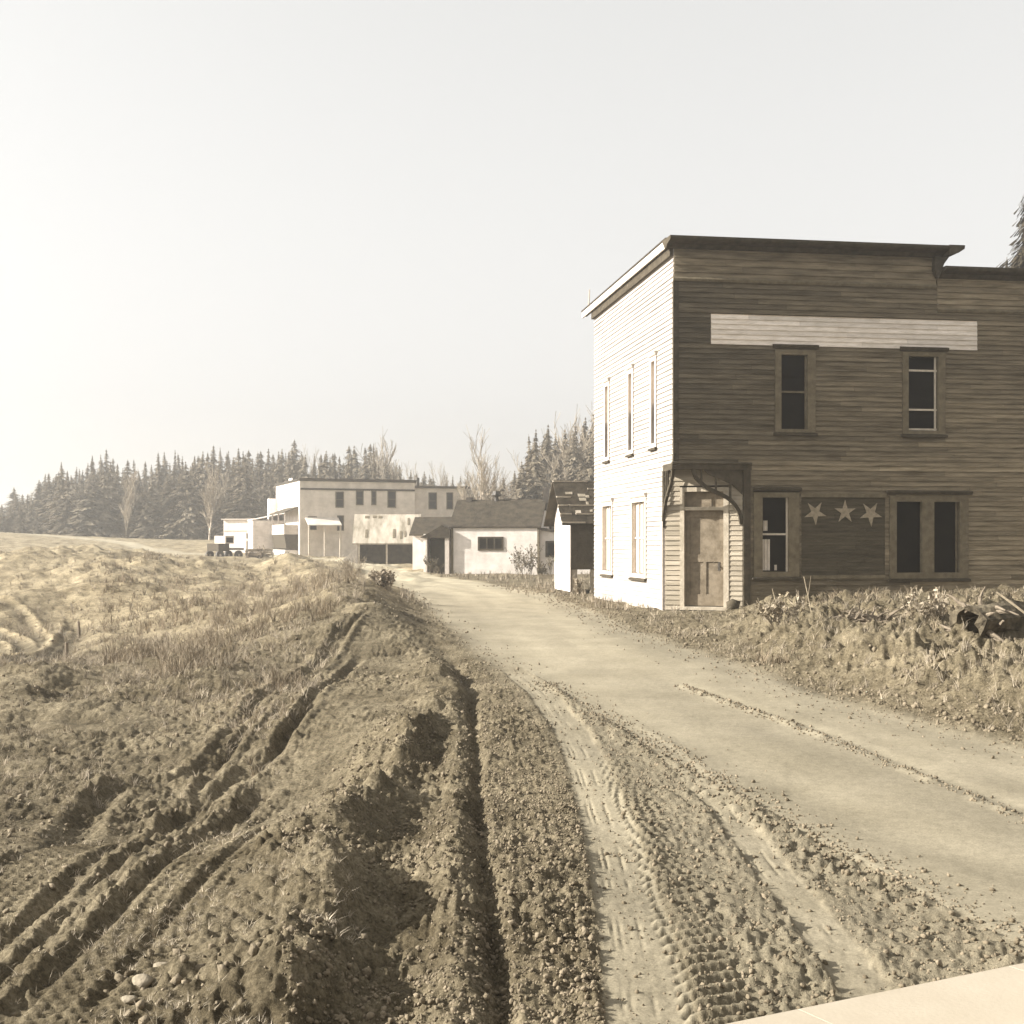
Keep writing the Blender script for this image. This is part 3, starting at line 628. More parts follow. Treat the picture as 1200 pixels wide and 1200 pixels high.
for i, f in enumerate((.0,.2,.4,.6,.8,.98)):
    y = -.33+f*1.6; z = 2.42+sl*y+.10
    x = -.35
    while x < 3.5:
        l = random.uniform(.25, 1.1)
        if random.random() < .8: bt.box(x, min(x+l, 3.52), y-.035, y+.035, z-.02, z+.03, 1)
        x += l+random.uniform(0, .15)
bt.build('roof_batten', M['pale_trim'], ro)
for i in range(16):
    patch = MB(); x = random.uniform(-.3, 3.1); f = random.uniform(.05,.8); y = -.33+f*1.6; z = 2.42+sl*y+.105; l = random.uniform(.08,.25); d = random.uniform(.06,.14)
    patch.add([(x,y,z),(x+l,y,z),(x+l,y+d,z+sl*d),(x,y+d,z+sl*d),(x,y,z+.015),(x+l,y,z+.015),(x+l,y+d,z+sl*d+.015),(x,y+d,z+sl*d+.015)], [(0,3,2,1),(4,5,6,7),(0,1,5,4),(1,2,6,5),(2,3,7,6),(3,0,4,7)]); patch.build('roof_patch', M['pale_roof'], ro)
for x in (.12, .75, 1.6, 2.6):
    p = MB(); p.box(x-.09, x+.09, .02, .18, -.4, .76); p.build('post', M['pale_bark'], shed)

# white cabin
Y = 66.0; X = wx(529, Y); CR = math.radians(-9)
cabin = thing('cabin', 'low whitewashed cabin with dark shingle roof and a wide three-pane window', 'cabin', (X, Y, 0), CR)
L = 4.55; ze = 2.38; zr = 3.78; D = 4.2
b = MB(); gable_body(b, L, D, ze, zr); b.build('wall', M['house_white'], cabin)
r = MB(); gable_roof(r, L, D, ze, zr, .09, .12, .08)
ro = r.build('roof', M['shingle'], cabin)
c = MB(); c.box(4.5,4.8,1.9,2.2,3.3,4.5); c.build('chimney', M['metal_dark'], ro)
c = MB(); c.tube([(2.0,2.05,3.7),(2.0,2.05,4.05)], .12, 8); c.tube([(2.0,2.05,4.05),(2.0,2.05,4.12),(2.0,2.05,4.32)], [.22,.26,.2], 8); c.build('vent', M['metal_dark'], ro)
c = MB(); c.box(.4,.7,1.9,2.2,3.6,4.0); c.build('chimney', M['metal_dark'], ro)
CF = Frame((0,0),(1,0),(X,Y),CR)
q = srect(CF, 562, 588, 631, 643); simple_window(CF, *q, cabin, mull=2, rail=False, trim='dark_trim')
b = MB(); b.wbox(CF, L-.08, L+.03, -.02, .03, -.2, ze); b.build('corner_board', M['trim'], cabin)
b = MB(); b.wbox(CF, -.03, .1, -.02, .03, -.2, ze); b.build('corner_board', M['trim'], cabin)
# right lean-to wing
b = MB(); x0, x1 = L+.03, L+3.0
b.add([(x0,.25,-.4),(x1,.25,-.4),(x1,3,-.4),(x0,3,-.4),(x0,.25,2.25),(x1,.25,1.75),(x1,3,1.75),(x0,3,2.25)], [(0,3,2,1),(4,5,6,7),(0,1,5,4),(1,2,6,5),(2,3,7,6),(3,0,4,7)])
wg = b.build('side_wing', M['house_white'], cabin)
b = MB(); b.add([(x0-.1,.0,2.30),(x1+.2,.0,1.76),(x1+.2,3,1.76),(x0-.1,3,2.30),(x0-.1,.0,2.38),(x1+.2,.0,1.84),(x1+.2,3,1.84),(x0-.1,3,2.38)], [(0,3,2,1),(4,5,6,7),(0,1,5,4),(1,2,6,5),(2,3,7,6),(3,0,4,7)]); b.build('roof', M['shingle'], wg)
WF = Frame((0,.25),(1,0),(X,Y),CR); simple_window(WF, L+.4, L+1.1, .95, 1.6, wg, rail=False, trim='dark_trim')
# left porch with its own small gable roof
px0 = -1.45
b = MB(); b.box(px0, px0+.12, -.1, 2.5, -.3, 2.05); b.box(px0+.12, 0, 1.0, 1.12, -.3, 2.0)
po = b.build('porch', M['house_white'], cabin)
b = MB(); b.box(px0+.25, -.35, .30, .385, -.2, 1.8); b.build('doorway', M['opening'], po)
b = MB(); b.box(-.30, -.08, -.22, -.02, -.3, 1.85); b.box(px0+.14, px0+.22, -.24,-.14,-.3,1.85); b.build('column', M['white_trim'], po)
b = MB(); b.add([(px0-.15,-.30,1.85),(-.02,-.30,1.85),(-.02,-.30,2.3),(-.45,-.30,2.5),(px0-.15,2.2,1.85),(-.02,2.2,1.85),(-.02,2.2,2.3),(-.45,2.2,2.5)], [(0,1,2,3),(7,6,5,4),(0,4,5,1),(1,5,6,2),(2,6,7,3),(3,7,4,0)])
b.build('porch_roof', M['shingle'], po)
# annex
Y = 71.0; X = wx(483.5, Y)
annex = thing('outbuilding', 'small pale outbuilding with a dark roof between the patched roof house and the cabin porch', 'outbuilding', (X, Y, 0), CR)
b = MB(); gable_body(b, 1.9, 2.4, 2.1, 2.95); b.build('wall', M['house_white'], annex)
r = MB(); gable_roof(r, 1.9, 2.4, 2.1, 2.95, .2, .15, .07); r.build('roof', M['shingle'], annex)
AF = Frame((0,0),(1,0),(X,Y),CR); dark_door(AF, .95, 1.35, -.3, 1.8, annex)

# low house with the pale patched roof
Y = 88.0; X = wx(419, Y); LR = math.radians(4)
low = thing('low_house', 'low house with pale patched roof and shaded open front at the road bend', 'house', (X, Y, 0), LR)
L = 4.0; D = 5.5
b = MB(); b.add([(0,1.3,-.4),(L,1.3,-.4),(L,D,-.4),(0,D,-.4),(0,1.3,1.6),(L,1.3,1.6),(L,D,1.6),(0,D,1.6)], [(0,3,2,1),(4,5,6,7),(0,1,5,4),(1,2,6,5),(2,3,7,6),(3,0,4,7)]); b.build('front_wall', M['house_shaded'], low)
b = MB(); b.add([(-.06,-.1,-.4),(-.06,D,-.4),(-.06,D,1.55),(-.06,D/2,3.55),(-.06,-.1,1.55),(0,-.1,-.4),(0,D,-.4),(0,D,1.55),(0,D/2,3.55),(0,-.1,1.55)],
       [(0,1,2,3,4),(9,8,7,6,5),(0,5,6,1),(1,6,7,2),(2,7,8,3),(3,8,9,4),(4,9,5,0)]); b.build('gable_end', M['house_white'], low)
b = MB(); b.add([(-1.35,-1.2,-.4),(-.06,-.1,-.4),(-.06,-.1,1.3),(-1.35,-1.2,-.0),(-1.35,-1.05,-.4),(-.06,.05,-.4),(-.06,.05,1.3),(-1.35,-1.05,0)], [(0,1,2,3),(7,6,5,4),(0,4,5,1),(1,5,6,2),(2,6,7,3),(3,7,4,0)]); b.build('wing_wall', M['house_white'], low)
r = MB(); gable_roof(r, L, D, 1.62, 3.5, .25, .35, .09); ro = r.build('roof', M['pale_roof'], low)
sl = (3.5-1.62)/(D/2)
for (x, y, wq, l) in [(.5,.3,.16,.8),(2.4,.25,.18,.9),(2.9,.15,.14,.8),(3.2,.35,.12,.6),(3.4,1.6,.15,.7),(.4,2.3,.3,.25),(.95,2.35,.25,.2),(1.35,2.3,.25,.25)]:
    z = 1.62+sl*y+.135; pt = MB()
    pt.add([(x,y,z),(x+wq,y,z),(x+wq,y+l,z+sl*l),(x,y+l,z+sl*l),(x,y,z+.02),(x+wq,y,z+.02),(x+wq,y+l,z+sl*l+.02),(x,y+l,z+sl*l+.02)], [(0,3,2,1),(4,5,6,7),(0,1,5,4),(1,2,6,5),(2,3,7,6),(3,0,4,7)]); pt.build('roof_patch', M['trim'], ro)
for x in (.1, 2.0, 3.9):
    b = MB(); b.box(x-.06,x+.06,-.12,.0,-.3,1.5); b.build('post', M['pale_trim'], low)

# hotel
Y = 114.0; X = wx(352, Y); HR = math.radians(20); HZ0 = .0
hotel = thing('hotel_building', 'long two-storey pale frame building with flat cornice, left-hand balcony and white end wall', 'building', (X, Y, 0), HR)
HF = Frame((0,0),(1,0),(X,Y),HR); zt = wz(561, Y); hd = 12.5
aw = HF.at(486, 600)[0]
b = MB(); b.box(0, aw, 0, hd, -1, zt-.15); b.build('front_wall', M['house_grey'], hotel)
b = MB(); b.box(-.06, -.001, 0.02, hd, -1, zt-.1); b.box(-.05,-.001,hd*.3,hd*.45,zt-.1,zt+.25); b.build('end_wall', M['house_white'], hotel)
b = MB(); b.wprofile(HF, [(0,zt-.2),(.1,zt-.18),(.35,zt-.02),(.35,zt+.05),(-.3,zt+.08)], -.15, aw+.1); b.wbox(HF, 0, aw, 0, .08, zt-.98, zt-.82); b.build('cornice', M['dark_trim'], hotel)
b = MB(); b.box(-.2, aw+.05, .3, hd+.2, zt-.14, zt+.03); b.build('roof', M['roof_tar'], hotel)
b = MB(); zt2 = wz(569, Y+2); aw2 = HF.at(551, 600)[0]; b.box(aw, aw2, 1.0, hd, -1, zt2-.1); w2 = b.build('wing', M['house_grey'], hotel)
b = MB(); b.box(aw+.01, aw2+.2, .75, hd+.1, zt2-.09, zt2+.1); b.build('wing_roof', M['dark_trim'], w2)
for cx in (496, 504): a = HF.at(cx, 560)[0]; b = MB(); b.box(a-.12, a+.12, 4, 4.25, zt2, zt2+(1.0 if cx > 500 else .6)); b.build('chimney', M['metal_dark'], w2)
for (p0, p1, q0, q1) in [(394,402,577,594),(396,402,605,621),(418,425,576,591),(436,440,576,591),(455,463,576,594),(362,370,606,620)]:
    simple_window(HF, *srect(HF, p0, p1, q0, q1), hotel, rail=True, trim='trim', fw=.08)
HF2 = Frame((0,1.0),(1,0),(X,Y),HR)
for (p0, p1, q0, q1) in [(503,511,578,596),(524,530,578,596)]: simple_window(HF2, *srect(HF2, p0, p1, q0, q1), w2, rail=True, trim='trim', fw=.08)
# lean-to porch on the front, post and steps
b = MB(); z1 = wz(607, Y); b.add([(.4,-1.6,z1-.7),(3.4,-1.6,z1-.7),(3.4,0,z1),(.4,0,z1),(.4,-1.6,z1-.62),(3.4,-1.6,z1-.62),(3.4,0,z1+.08),(.4,0,z1+.08)], [(0,3,2,1),(4,5,6,7),(0,1,5,4),(1,2,6,5),(2,3,7,6),(3,0,4,7)]); b.build('porch_roof', M['house_grey'], hotel)
for a in (.5, 1.9, 3.3): b = MB(); b.box(a-.07, a+.07, -1.55, -1.4, -.5, z1-.66); b.build('porch_post', M['pale_trim'], hotel)
b = MB(); b.box(1.9, 6.4, -.12, -.02, -.6, 1.9); b.build('fence_panel', M['house_grey'], hotel)
# end balcony
yb0, yb1 = .8, 7.5
b = MB(); b.box(-1.3, -.06, yb0, yb1, 2.35, 2.5); b.box(-1.3,-1.24,yb0,yb1,2.5,3.25); b.box(-1.3,-.06,yb0,yb0+.06,2.5,3.2); ba = b.build('balcony', M['white_trim'], hotel)
b = MB(); b.add([(-1.5,yb0-.2,4.2),(-.06,yb0-.2,4.75),(-.06,yb1+.2,4.75),(-1.5,yb1+.2,4.2),(-1.5,yb0-.2,4.28),(-.06,yb0-.2,4.85),(-.06,yb1+.2,4.85),(-1.5,yb1+.2,4.28)], [(0,3,2,1),(4,5,6,7),(0,1,5,4),(1,2,6,5),(2,3,7,6),(3,0,4,7)]); b.build('balcony_roof', M['dark_trim'], ba)
for y in (yb0+.06, (yb0+yb1)/2, yb1-.06): b = MB(); b.box(-1.28,-1.18,y-.05,y+.05,2.5,4.25); b.build('balcony_post', M['white_trim'], ba)
b = MB(); b.add([(-1.1,yb0,1.1),(-.06,yb0,.9),(-.06,yb1,.9),(-1.1,yb1,1.1),(-1.3,yb0,2.34),(-.06,yb0,2.34),(-.06,yb1,2.34),(-1.3,yb1,2.34)], [(0,3,2,1),(4,5,6,7),(0,1,5,4),(1,2,6,5),(2,3,7,6),(3,0,4,7)]); b.build('balcony_base', M['dark_trim'], ba)
b = MB(); b.box(-1.2,-.06,yb0+.1,yb1-.1,-.6,.95); b.box(-3.0,-.07,7.9,11.5,-.8,3.7); b.add([(-3.1,7.8,3.7),(-.07,7.8,4.3),(-.07,11.6,4.3),(-3.1,11.6,3.7),(-3.1,7.8,3.78),(-.07,7.8,4.38),(-.07,11.6,4.38),(-3.1,11.6,3.78)], [(0,3,2,1),(4,5,6,7),(0,1,5,4),(1,2,6,5),(2,3,7,6),(3,0,4,7)])
b.build('annex', M['house_white'], hotel)
b = MB(); b.box(-.9,-.061,11.6,12.4,-1,5.9); b.build('back_annex', M['house_white'], hotel)
# stovepipe
b = MB(); b.tube([(4.2,3,zt),(4.2,3,zt+.7)], .1, 7); b.build('stovepipe', M['metal_dark'], hotel)

# distant white shed
Y = 124.0; X = wx(262, Y); zg = gz(X+2, Y)
ws = thing('white_shed', 'small white flat-roofed shed far down the road, left of the hotel', 'shed', (X, Y, 0), math.radians(-14))
WS = Frame((0,0),(1,0),(X,Y),math.radians(-14)); zt = wz(608, Y); L = WS.at(303,600)[0]
b = MB(); b.box(0, L, 0, 3.5, -.5, zt-.1); b.build('wall', M['house_white'], ws)
b = MB(); b.box(-.15, L+.15, -.25, 3.6, zt-.09, zt); b.build('roof', M['white_trim'], ws)
simple_window(WS, *srect(WS, 289, 297, 625, 631), ws, rail=False, trim='white_trim', fw=.05); dark_door(WS, *srect(WS, 289, 297, 636, 645)[:2], zg-.3, wz(634,Y), ws)
b = MB(); b.box(0, L, -.05, -.01, wz(622,Y)-.05, wz(622,Y)+.05); b.build('trim_board', M['pale_trim'], ws)

# ------------------------------------------------------------------ vegetation
def rnd(a, b): return random.uniform(a, b)
def conifer_mesh(h, r, lean, bare, dens, seed, needles, fine=1.0):
    random.seed(seed)
    t = MB(); pts = [(lean*h*f*f, 0, h*f) for f in (0,.25,.5,.75,1)]; t.tube(pts, [h*.016,h*.013,h*.009,h*.005,.01], 6)
    c = MB(); z = h*bare; lev = 0
    while z < h*.99:
        f = (z-h*bare)/(h*(1-bare)); R = r*(1-f)**1.0*rnd(.6,1.15)+.04; nb = max(4, int(dens*(1-f*.5)))
        cx = lean*h*(z/h)**2
        for k in range(nb):
            if random.random() < .10: continue
            th = rnd(0, 2*math.pi); Rb = R*rnd(.55,1.15); drop = rnd(.10,.45)
            ux, uy = math.cos(th), math.sin(th); n = max(3, int(Rb/.42/fine)+2)
            for i in range(n):
                q = (i+.6)/n; rr = Rb*q; zz = z-drop*rr*(.6+.5*q)+rnd(-.1,.1)*min(1,R); wd = (.34*(1-q)+.10)*min(1, .12+R*.55)*rnd(.7,1.3)*fine**1.5; ln = Rb/n*1.1
                px, py = cx+ux*rr, uy*rr; s = rnd(-.5,.5)
                a = np.array([px-ux*ln*.6, py-uy*ln*.6, zz+.06]); b_ = np.array([px+ux*ln*.6, py+uy*ln*.6, zz-.10-drop*ln])
                sd = np.array([-uy, ux, s])*wd; 
                c.add([a-sd*.4, a+sd*.4, b_+sd+np.array([rnd(-.1,.1),rnd(-.1,.1),-.12])*min(1,R), b_-sd+np.array([rnd(-.1,.1),rnd(-.1,.1),-.08])*min(1,R)], [(0,1,2,3)])
                c.add([a, b_, b_+np.array([0,0,-wd*.9*rnd(.6,1.3)]), a+np.array([0,0,-wd*.5])], [(0,1,2,3)])
        z += h*rnd(.014,.026)*(14/dens); lev += 1
    me_t = t.build('trunk', M['bark'], data_only=True); me_c = c.build('crown', needles, data_only=True)
    return me_t, me_c
def branchy(mb_t, mb_c, p, d, l, r, depth, spread, up, thin=.012, leaf=None):
    n = 3; pts = [np.array(p, float)]; d = np.array(d, float)
    for i in range(n):
        d = d+np.array([rnd(-.18,.18), rnd(-.18,.18), rnd(-.05,.12)+up*.05]); d /= np.linalg.norm(d); pts.append(pts[-1]+d*l/n)
    rad = [max(thin, r*(1-.45*i/n)) for i in range(n+1)]
    (mb_t if depth >= 3 else mb_c).tube(pts, rad, 5 if depth >= 3 else 3)
    if leaf and depth <= 1:
        for _ in range(leaf):
            q = pts[random.randint(1, n)]+np.array([rnd(-.1,.1), rnd(-.1,.1), rnd(-.1,.1)])*l; s = rnd(.018,.045); a = np.array([rnd(-1,1),rnd(-1,1),rnd(-1,1)])*s; b = np.array([rnd(-1,1),rnd(-1,1),rnd(-1,1)])*s
            mb_c.add([q-a, q-b, q+a, q+b], [(0,1,2,3)])
    if depth == 0: return
    for k in range(random.choice((3,4,4,5)) if depth < 3 else 5):
        j = random.randint(1, n); dd = d+np.array([rnd(-1,1), rnd(-1,1), rnd(-.25,.7)+up])*spread; dd /= np.linalg.norm(dd)
        branchy(mb_t, mb_c, pts[j], dd, l*rnd(.55,.8), rad[j]*.62, depth-1, spread, up, thin, leaf)
def bare_mesh(h, seed, depth=4, spread=.75, thin=.02, mt='pale_bark', mc='twig'):
    random.seed(seed); t = MB(); c = MB()
    l = h*.42; p = (0,0,-.2); d = (rnd(-.05,.05), rnd(-.05,.05), 1)
    branchy(t, c, p, d, l, h*.016, depth, spread, .35, thin)
    # central leader
    branchy(t, c, (0,0,l*.9), (rnd(-.1,.1),0,1), h*.4, h*.010, depth-1, spread*.8, .35, thin)
    return t.build('trunk', M[mt], data_only=True), c.build('crown', M[mc], data_only=True)
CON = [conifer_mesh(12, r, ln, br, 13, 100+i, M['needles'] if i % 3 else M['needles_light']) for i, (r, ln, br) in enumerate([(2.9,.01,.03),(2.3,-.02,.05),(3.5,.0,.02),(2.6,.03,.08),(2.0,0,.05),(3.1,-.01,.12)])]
BARE = [bare_mesh(12, 200+i, 4, .7, .03) for i in range(4)]
random.seed(11)
def tree(kind, mesh, x, y, h, label, group=None, base_h_=12.0, wide=1.0, zoff=-.1):
    o = thing(kind, label, 'tree', (x, y, float(base_h(np.array([x]), np.array([y]))[0])+zoff), rnd(0, 6.28), group)
    s = h/base_h_; o.scale = (s*wide, s*wide, s)
    link('trunk', mesh[0], o); link('crown', mesh[1], o); return o
PROF = [(-420,610),(-260,608),(-150,604),(-40,594),(0,588),(30,574),(50,556),(85,550),(100,545),(118,534),(135,538),(150,552),(165,552),(185,535),(200,530),(215,552-14),(232,530),(262,527),(300,532),(342,527),(360,536),(400,534),(438,522),(455,545),(500,552),(560,548),(600,548),(625,508),(650,512),(690,492),(760,486),(900,480)]
pxs = [p[0] for p in PROF]; pys = [p[1] for p in PROF]
ntree = 0
pys = [p-(2 if q < 60 else 7) for p, q in zip(pys, pxs)]
for row, (Yr, step) in enumerate([(156, 7.4), (170, 7), (188, 7)]):
    px = -90+row*4
    while px < 715:
        Yt = Yr+rnd(-6, 6); x = wx(px, Yt)
        if px > 560: Yt -= 35; x = wx(px, Yt)
        top = np.interp(px, pxs, pys)+rnd(0, 1)**1.5*(20 if row else 34)+(4 if row == 0 else 0)
        if random.random() < .12: top -= rnd(3, 12)
        zb = float(base_h(np.array([x]), np.array([Yt]))[0]); h = wz(top, Yt)-zb
        if 470 < px < 620: h *= .9
        pb = .03 if px < 360 else .10 if px < 470 else .42 if px < 620 else .22
        if h > 2.0:
            wd_ = rnd(1.0,1.7)*(1.0 if h > 8 else 1.5)
            where = 'left of the road crest' if px < 130 else 'behind the far road' if px < 320 else 'behind the long two-storey building' if px < 560 else 'behind the cabin and store'
            if random.random() < pb:
                tree('bare_tree', random.choice(BARE), x, Yt, h*rnd(.66,.88), 'pale leafless tree in the hazy treeline '+where, 'leafless trees '+where, wide=rnd(.7,1.1))
            else:
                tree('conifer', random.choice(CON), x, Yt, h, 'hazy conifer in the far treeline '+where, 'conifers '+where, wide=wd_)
            ntree += 1
        px += step*rnd(.7, 1.35)
tree('bare_tree', bare_mesh(12, 333, 4, .62, .022), wx(566,118), 118, wz(542,118), 'tall leafless tree with spreading limbs rising behind the cabin roof', wide=1.1)
tree('bare_tree', bare_mesh(12, 336, 4, .5, .03), wx(148,150), 150, 6.5, 'slender leaning leafless tree with pale trunk standing before the left treeline')
tree('bare_tree', bare_mesh(12, 337, 4, .45, .03), wx(245,148), 148, 8.0, 'pale slender leafless tree before the dark conifers above the small white shed')
tree('conifer', conifer_mesh(12, 2.2, 0, .05, 30, 400, M['needles_near'], .45), wx(1206,55), 55, 17.0, 'tall dark conifer standing behind the right end of the store', wide=1.5)
tree('conifer', conifer_mesh(12, 1.5, 0, .05, 26, 401, M['needles_near'], .45), wx(1180,60), 60, 14.6, 'shorter thin conifer peeping over the lower parapet of the store', wide=1.1)
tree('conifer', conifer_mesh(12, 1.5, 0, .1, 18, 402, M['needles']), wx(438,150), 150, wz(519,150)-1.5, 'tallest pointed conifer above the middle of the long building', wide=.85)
random.seed(21)

# shrubs
def shrub(name, label, x, y, h, n, seed, leaf=0, m='twig', spread=.8, group=None, cat='shrub', depth=2, thin=.005):
    random.seed(seed); o = thing(name, label, cat, (x, y, gz(x, y)-.05), 0, group); t = MB(); c = MB()
    for i in range(n):
        th = rnd(0, 6.28); q = rnd(0,.35)*h
        branchy(t, c, (math.cos(th)*q, math.sin(th)*q, 0), (math.cos(th)*rnd(.1,.6), math.sin(th)*rnd(.1,.6), 1), h*rnd(.4,.65), (.006*h+.006)*thin/.005, depth, spread, .3, thin, leaf)
    if t.v: t.build('stem', M['bark'], o)
    c.build('twigs', M[m], o); return o
shrub('shrub', 'dark leafy shrub growing against the front of the white cabin', wx(612,58), 58, 1.3, 9, 1, leaf=5, m='leaf')
shrub('shrub', 'low leafy shrub at the right corner of the white cabin', wx(636,56), 56, .9, 7, 2, leaf=4, m='leaf')
shrub('shrub', 'leafy bush under the cabin porch doorway', wx(508,62), 62, .8, 7, 3, leaf=4, m='leaf')
shrub('bush', 'dark roadside bush at the crown of the left bank where the road bends', wx(444,40), 40, .45, 26, 4, leaf=2, m='twig', thin=.004)
shrub('bush', 'pale twiggy bush on the left bank just before the road bend', wx(410,46), 46, .75, 24, 5, leaf=0, m='weed', thin=.004)
for i, (px, Yb, h) in enumerate([(380,40,.5),(350,36,.45),(325,33,.5),(300,38,.45),(345,45,.5),(280,30,.5),(255,27,.45),(310,27,.5),(235,24,.45),(205,22,.4),(370,31,.45),(270,36,.4),(335,52,.5),(375,52,.5),(190,19,.4),(225,18.5,.35),(165,20,.4),(250,21,.4)]):
    shrub('weed_bush', 'dry twiggy weed bush among the pale brush on the left bank', wx(px, Yb), Yb, h, 16, 40+i, leaf=0, m='weed', spread=.55, thin=.0025, group='dry weed bushes on the left bank', cat='weeds')
random.seed(5)
shrub('bush', 'low bush added as the shadow of the bank, nearer than the one at the bend', wx(452,32), 32, .45, 26, 8, leaf=2, m='twig', thin=.003)  # added bush, stands in for the shadow side of the bank
shrub('shrub', 'sprouting weed clump on the earth bank below the star panel', wx(915,20), 20, .55, 8, 61, leaf=2, m='weed')
shrub('shrub', 'dry weed clump on the earth bank under the double window', wx(1085,19), 19, .55, 8, 62, leaf=2, m='weed')
shrub('shrub', 'thin weeds at the foot of the shed posts', wx(680,38), 38, .5, 6, 63, leaf=2, m='weed')

# dry grass: tufts scattered over the rough ground
def tufts(name, label, pts, hs, nb, seed, m='weed', bw=.006, lean=.55):
    r = np.random.default_rng(seed); n = len(pts); P = np.repeat(pts, nb, 0); Hh = np.repeat(hs, nb)*r.uniform(.45,1.15,n*nb)
    k = n*nb; th = r.uniform(0, 2*math.pi, k); ln = r.uniform(.05, lean, k)*Hh; off = r.normal(0, .10, (k,2))*Hh[:,None]
    wth = r.uniform(0, math.pi, k); B = bw*(1+P[:,1]*.035)
    base = P.copy(); base[:,:2] += off; base[:,2] -= .02
    tip = base+np.stack([np.cos(th)*ln, np.sin(th)*ln, Hh], 1); mid = (base+tip)/2+np.stack([-np.cos(th)*ln*.2, -np.sin(th)*ln*.2, Hh*.06], 1)
    sd = np.stack([np.cos(wth)*B, np.sin(wth)*B, np.zeros(k)], 1)
    v = np.stack([base-sd, base+sd, mid+sd*.8, mid-sd*.8, tip], 1).reshape(-1, 3)
    i0 = np.arange(k)*5
    quads = np.stack([i0, i0+1, i0+2, i0+3], 1); tris = np.stack([i0+3, i0+2, i0+4], 1)
    loops = np.concatenate([quads.ravel(), tris.ravel()]); me = bpy.data.meshes.new(name)
    me.vertices.add(len(v)); me.vertices.foreach_set('co', v.astype(np.float32).ravel())
    me.loops.add(len(loops)); me.loops.foreach_set('vertex_index', loops.astype(np.int32))
    me.polygons.add(2*k); me.polygons.foreach_set('loop_start', np.concatenate([np.arange(k)*4, 4*k+np.arange(k)*3]).astype(np.int32)); me.update(calc_edges=True)
    a = me.attributes.new('tone', 'FLOAT', 'POINT'); a.data.foreach_set('value', np.repeat(np.repeat(r.uniform(.55,1.25,n), nb), 5).astype(np.float32))
    me.materials.append(M[m]); return tag(link(name, me), label, 'grass', kind='stuff')
def scatter(n, px0, px1, y0, y1, cond, seed):
    r = np.random.default_rng(seed); Y_ = np.exp(r.uniform(math.log(y0), math.log(y1), n)); X_ = (r.uniform(px0, px1, n)-600)/F0*Y_
    H, pk, tn, rd, _ = terrain(X_, Y_); keep = (pk < .35) & ~rd & cond(X_, Y_, r)
    return np.stack([X_[keep], Y_[keep], H[keep]], 1)
clump = lambda X_, Y_, r: fbm(X_*.45+4, Y_*.3, 3) > r.uniform(-.35, .35, X_.shape)
P1 = scatter(24000, -250, 430, 9, 110, lambda X_, Y_, r: clump(X_, Y_, r) & (X_ < -2.6-.075*(Y_-20)), 1)
tufts('dry_grass', 'dry pale grass and weeds covering the left bank', P1, (.03+.24*np.random.default_rng(3).random(len(P1))**2.6)*np.clip(P1[:,1]/22,.4,1.25), 13, 4, bw=.0016, lean=1.3)
P6 = scatter(7000, 120, 445, 15, 62, lambda X_, Y_, r: (fbm(X_*.7+14, Y_*.35, 3) > r.uniform(-.05, .5, X_.shape)) & (X_ < -2.9-.085*(Y_-20)), 41)
tufts('tall_weeds', 'tall scruffy weeds and brush along the crest of the left bank', P6, .08+.36*np.random.default_rng(43).random(len(P6))**1.8, 13, 44, bw=.002, lean=1.15, m='brush')
P7 = scatter(2600, 860, 1400, 16, 27, lambda X_, Y_, r: (fbm(X_*.9+4, Y_*.8, 3) > r.uniform(-.1, .4, X_.shape)) & (X_ > .17*Y_+.3), 51)
tufts('wall_brush', 'dark tangled brush on the dug bank along the store wall', P7, .06+.22*np.random.default_rng(53).random(len(P7))**2, 10, 54, bw=.003, lean=1.3, m='brush')
P2 = scatter(4200, -250, 420, 4, 18, lambda X_, Y_, r: clump(X_, Y_, r) & (X_ < -1.0-.28*(Y_-4)*.6), 2)
tufts('short_grass', 'short dry stubble between the wheel ruts', P2, np.random.default_rng(5).uniform(.012,.06,len(P2)), 9, 6, bw=.0013, lean=1.3)
P3 = scatter(5200, 760, 1420, 9, 28, lambda X_, Y_, r: (fbm(X_*.8, Y_*.8, 3) > r.uniform(-.4,.3,X_.shape)) & (X_ > 2.6), 7)
tufts('bank_grass', 'dry grass and roots tangled in the earth bank before the store', P3, .03+.20*np.random.default_rng(8).random(len(P3))**2, 9, 9, bw=.002, lean=1.4)
P4 = scatter(1500, 470, 800, 29, 66, lambda X_, Y_, r: r.random(X_.shape) < .8, 12)
tufts('verge_grass', 'dry grass along the foot of the buildings', P4, np.random.default_rng(8).uniform(.08,.32,len(P4)), 9, 19, bw=.003)

P5 = scatter(9000, 100, 420, 3.9, 8.5, lambda X_, Y_, r: (fbm(X_*1.8+4, Y_*1.5, 3) > r.uniform(-.15, .45, X_.shape)) & (X_ > -1.75-.02*Y_), 14)
tufts('straw', 'pale matted straw and weeds at the lower left beside the shaded ridge', P5, .012+.035*np.random.default_rng(15).random(len(P5))**2, 14, 16, bw=.0011, lean=1.7, m='straw')

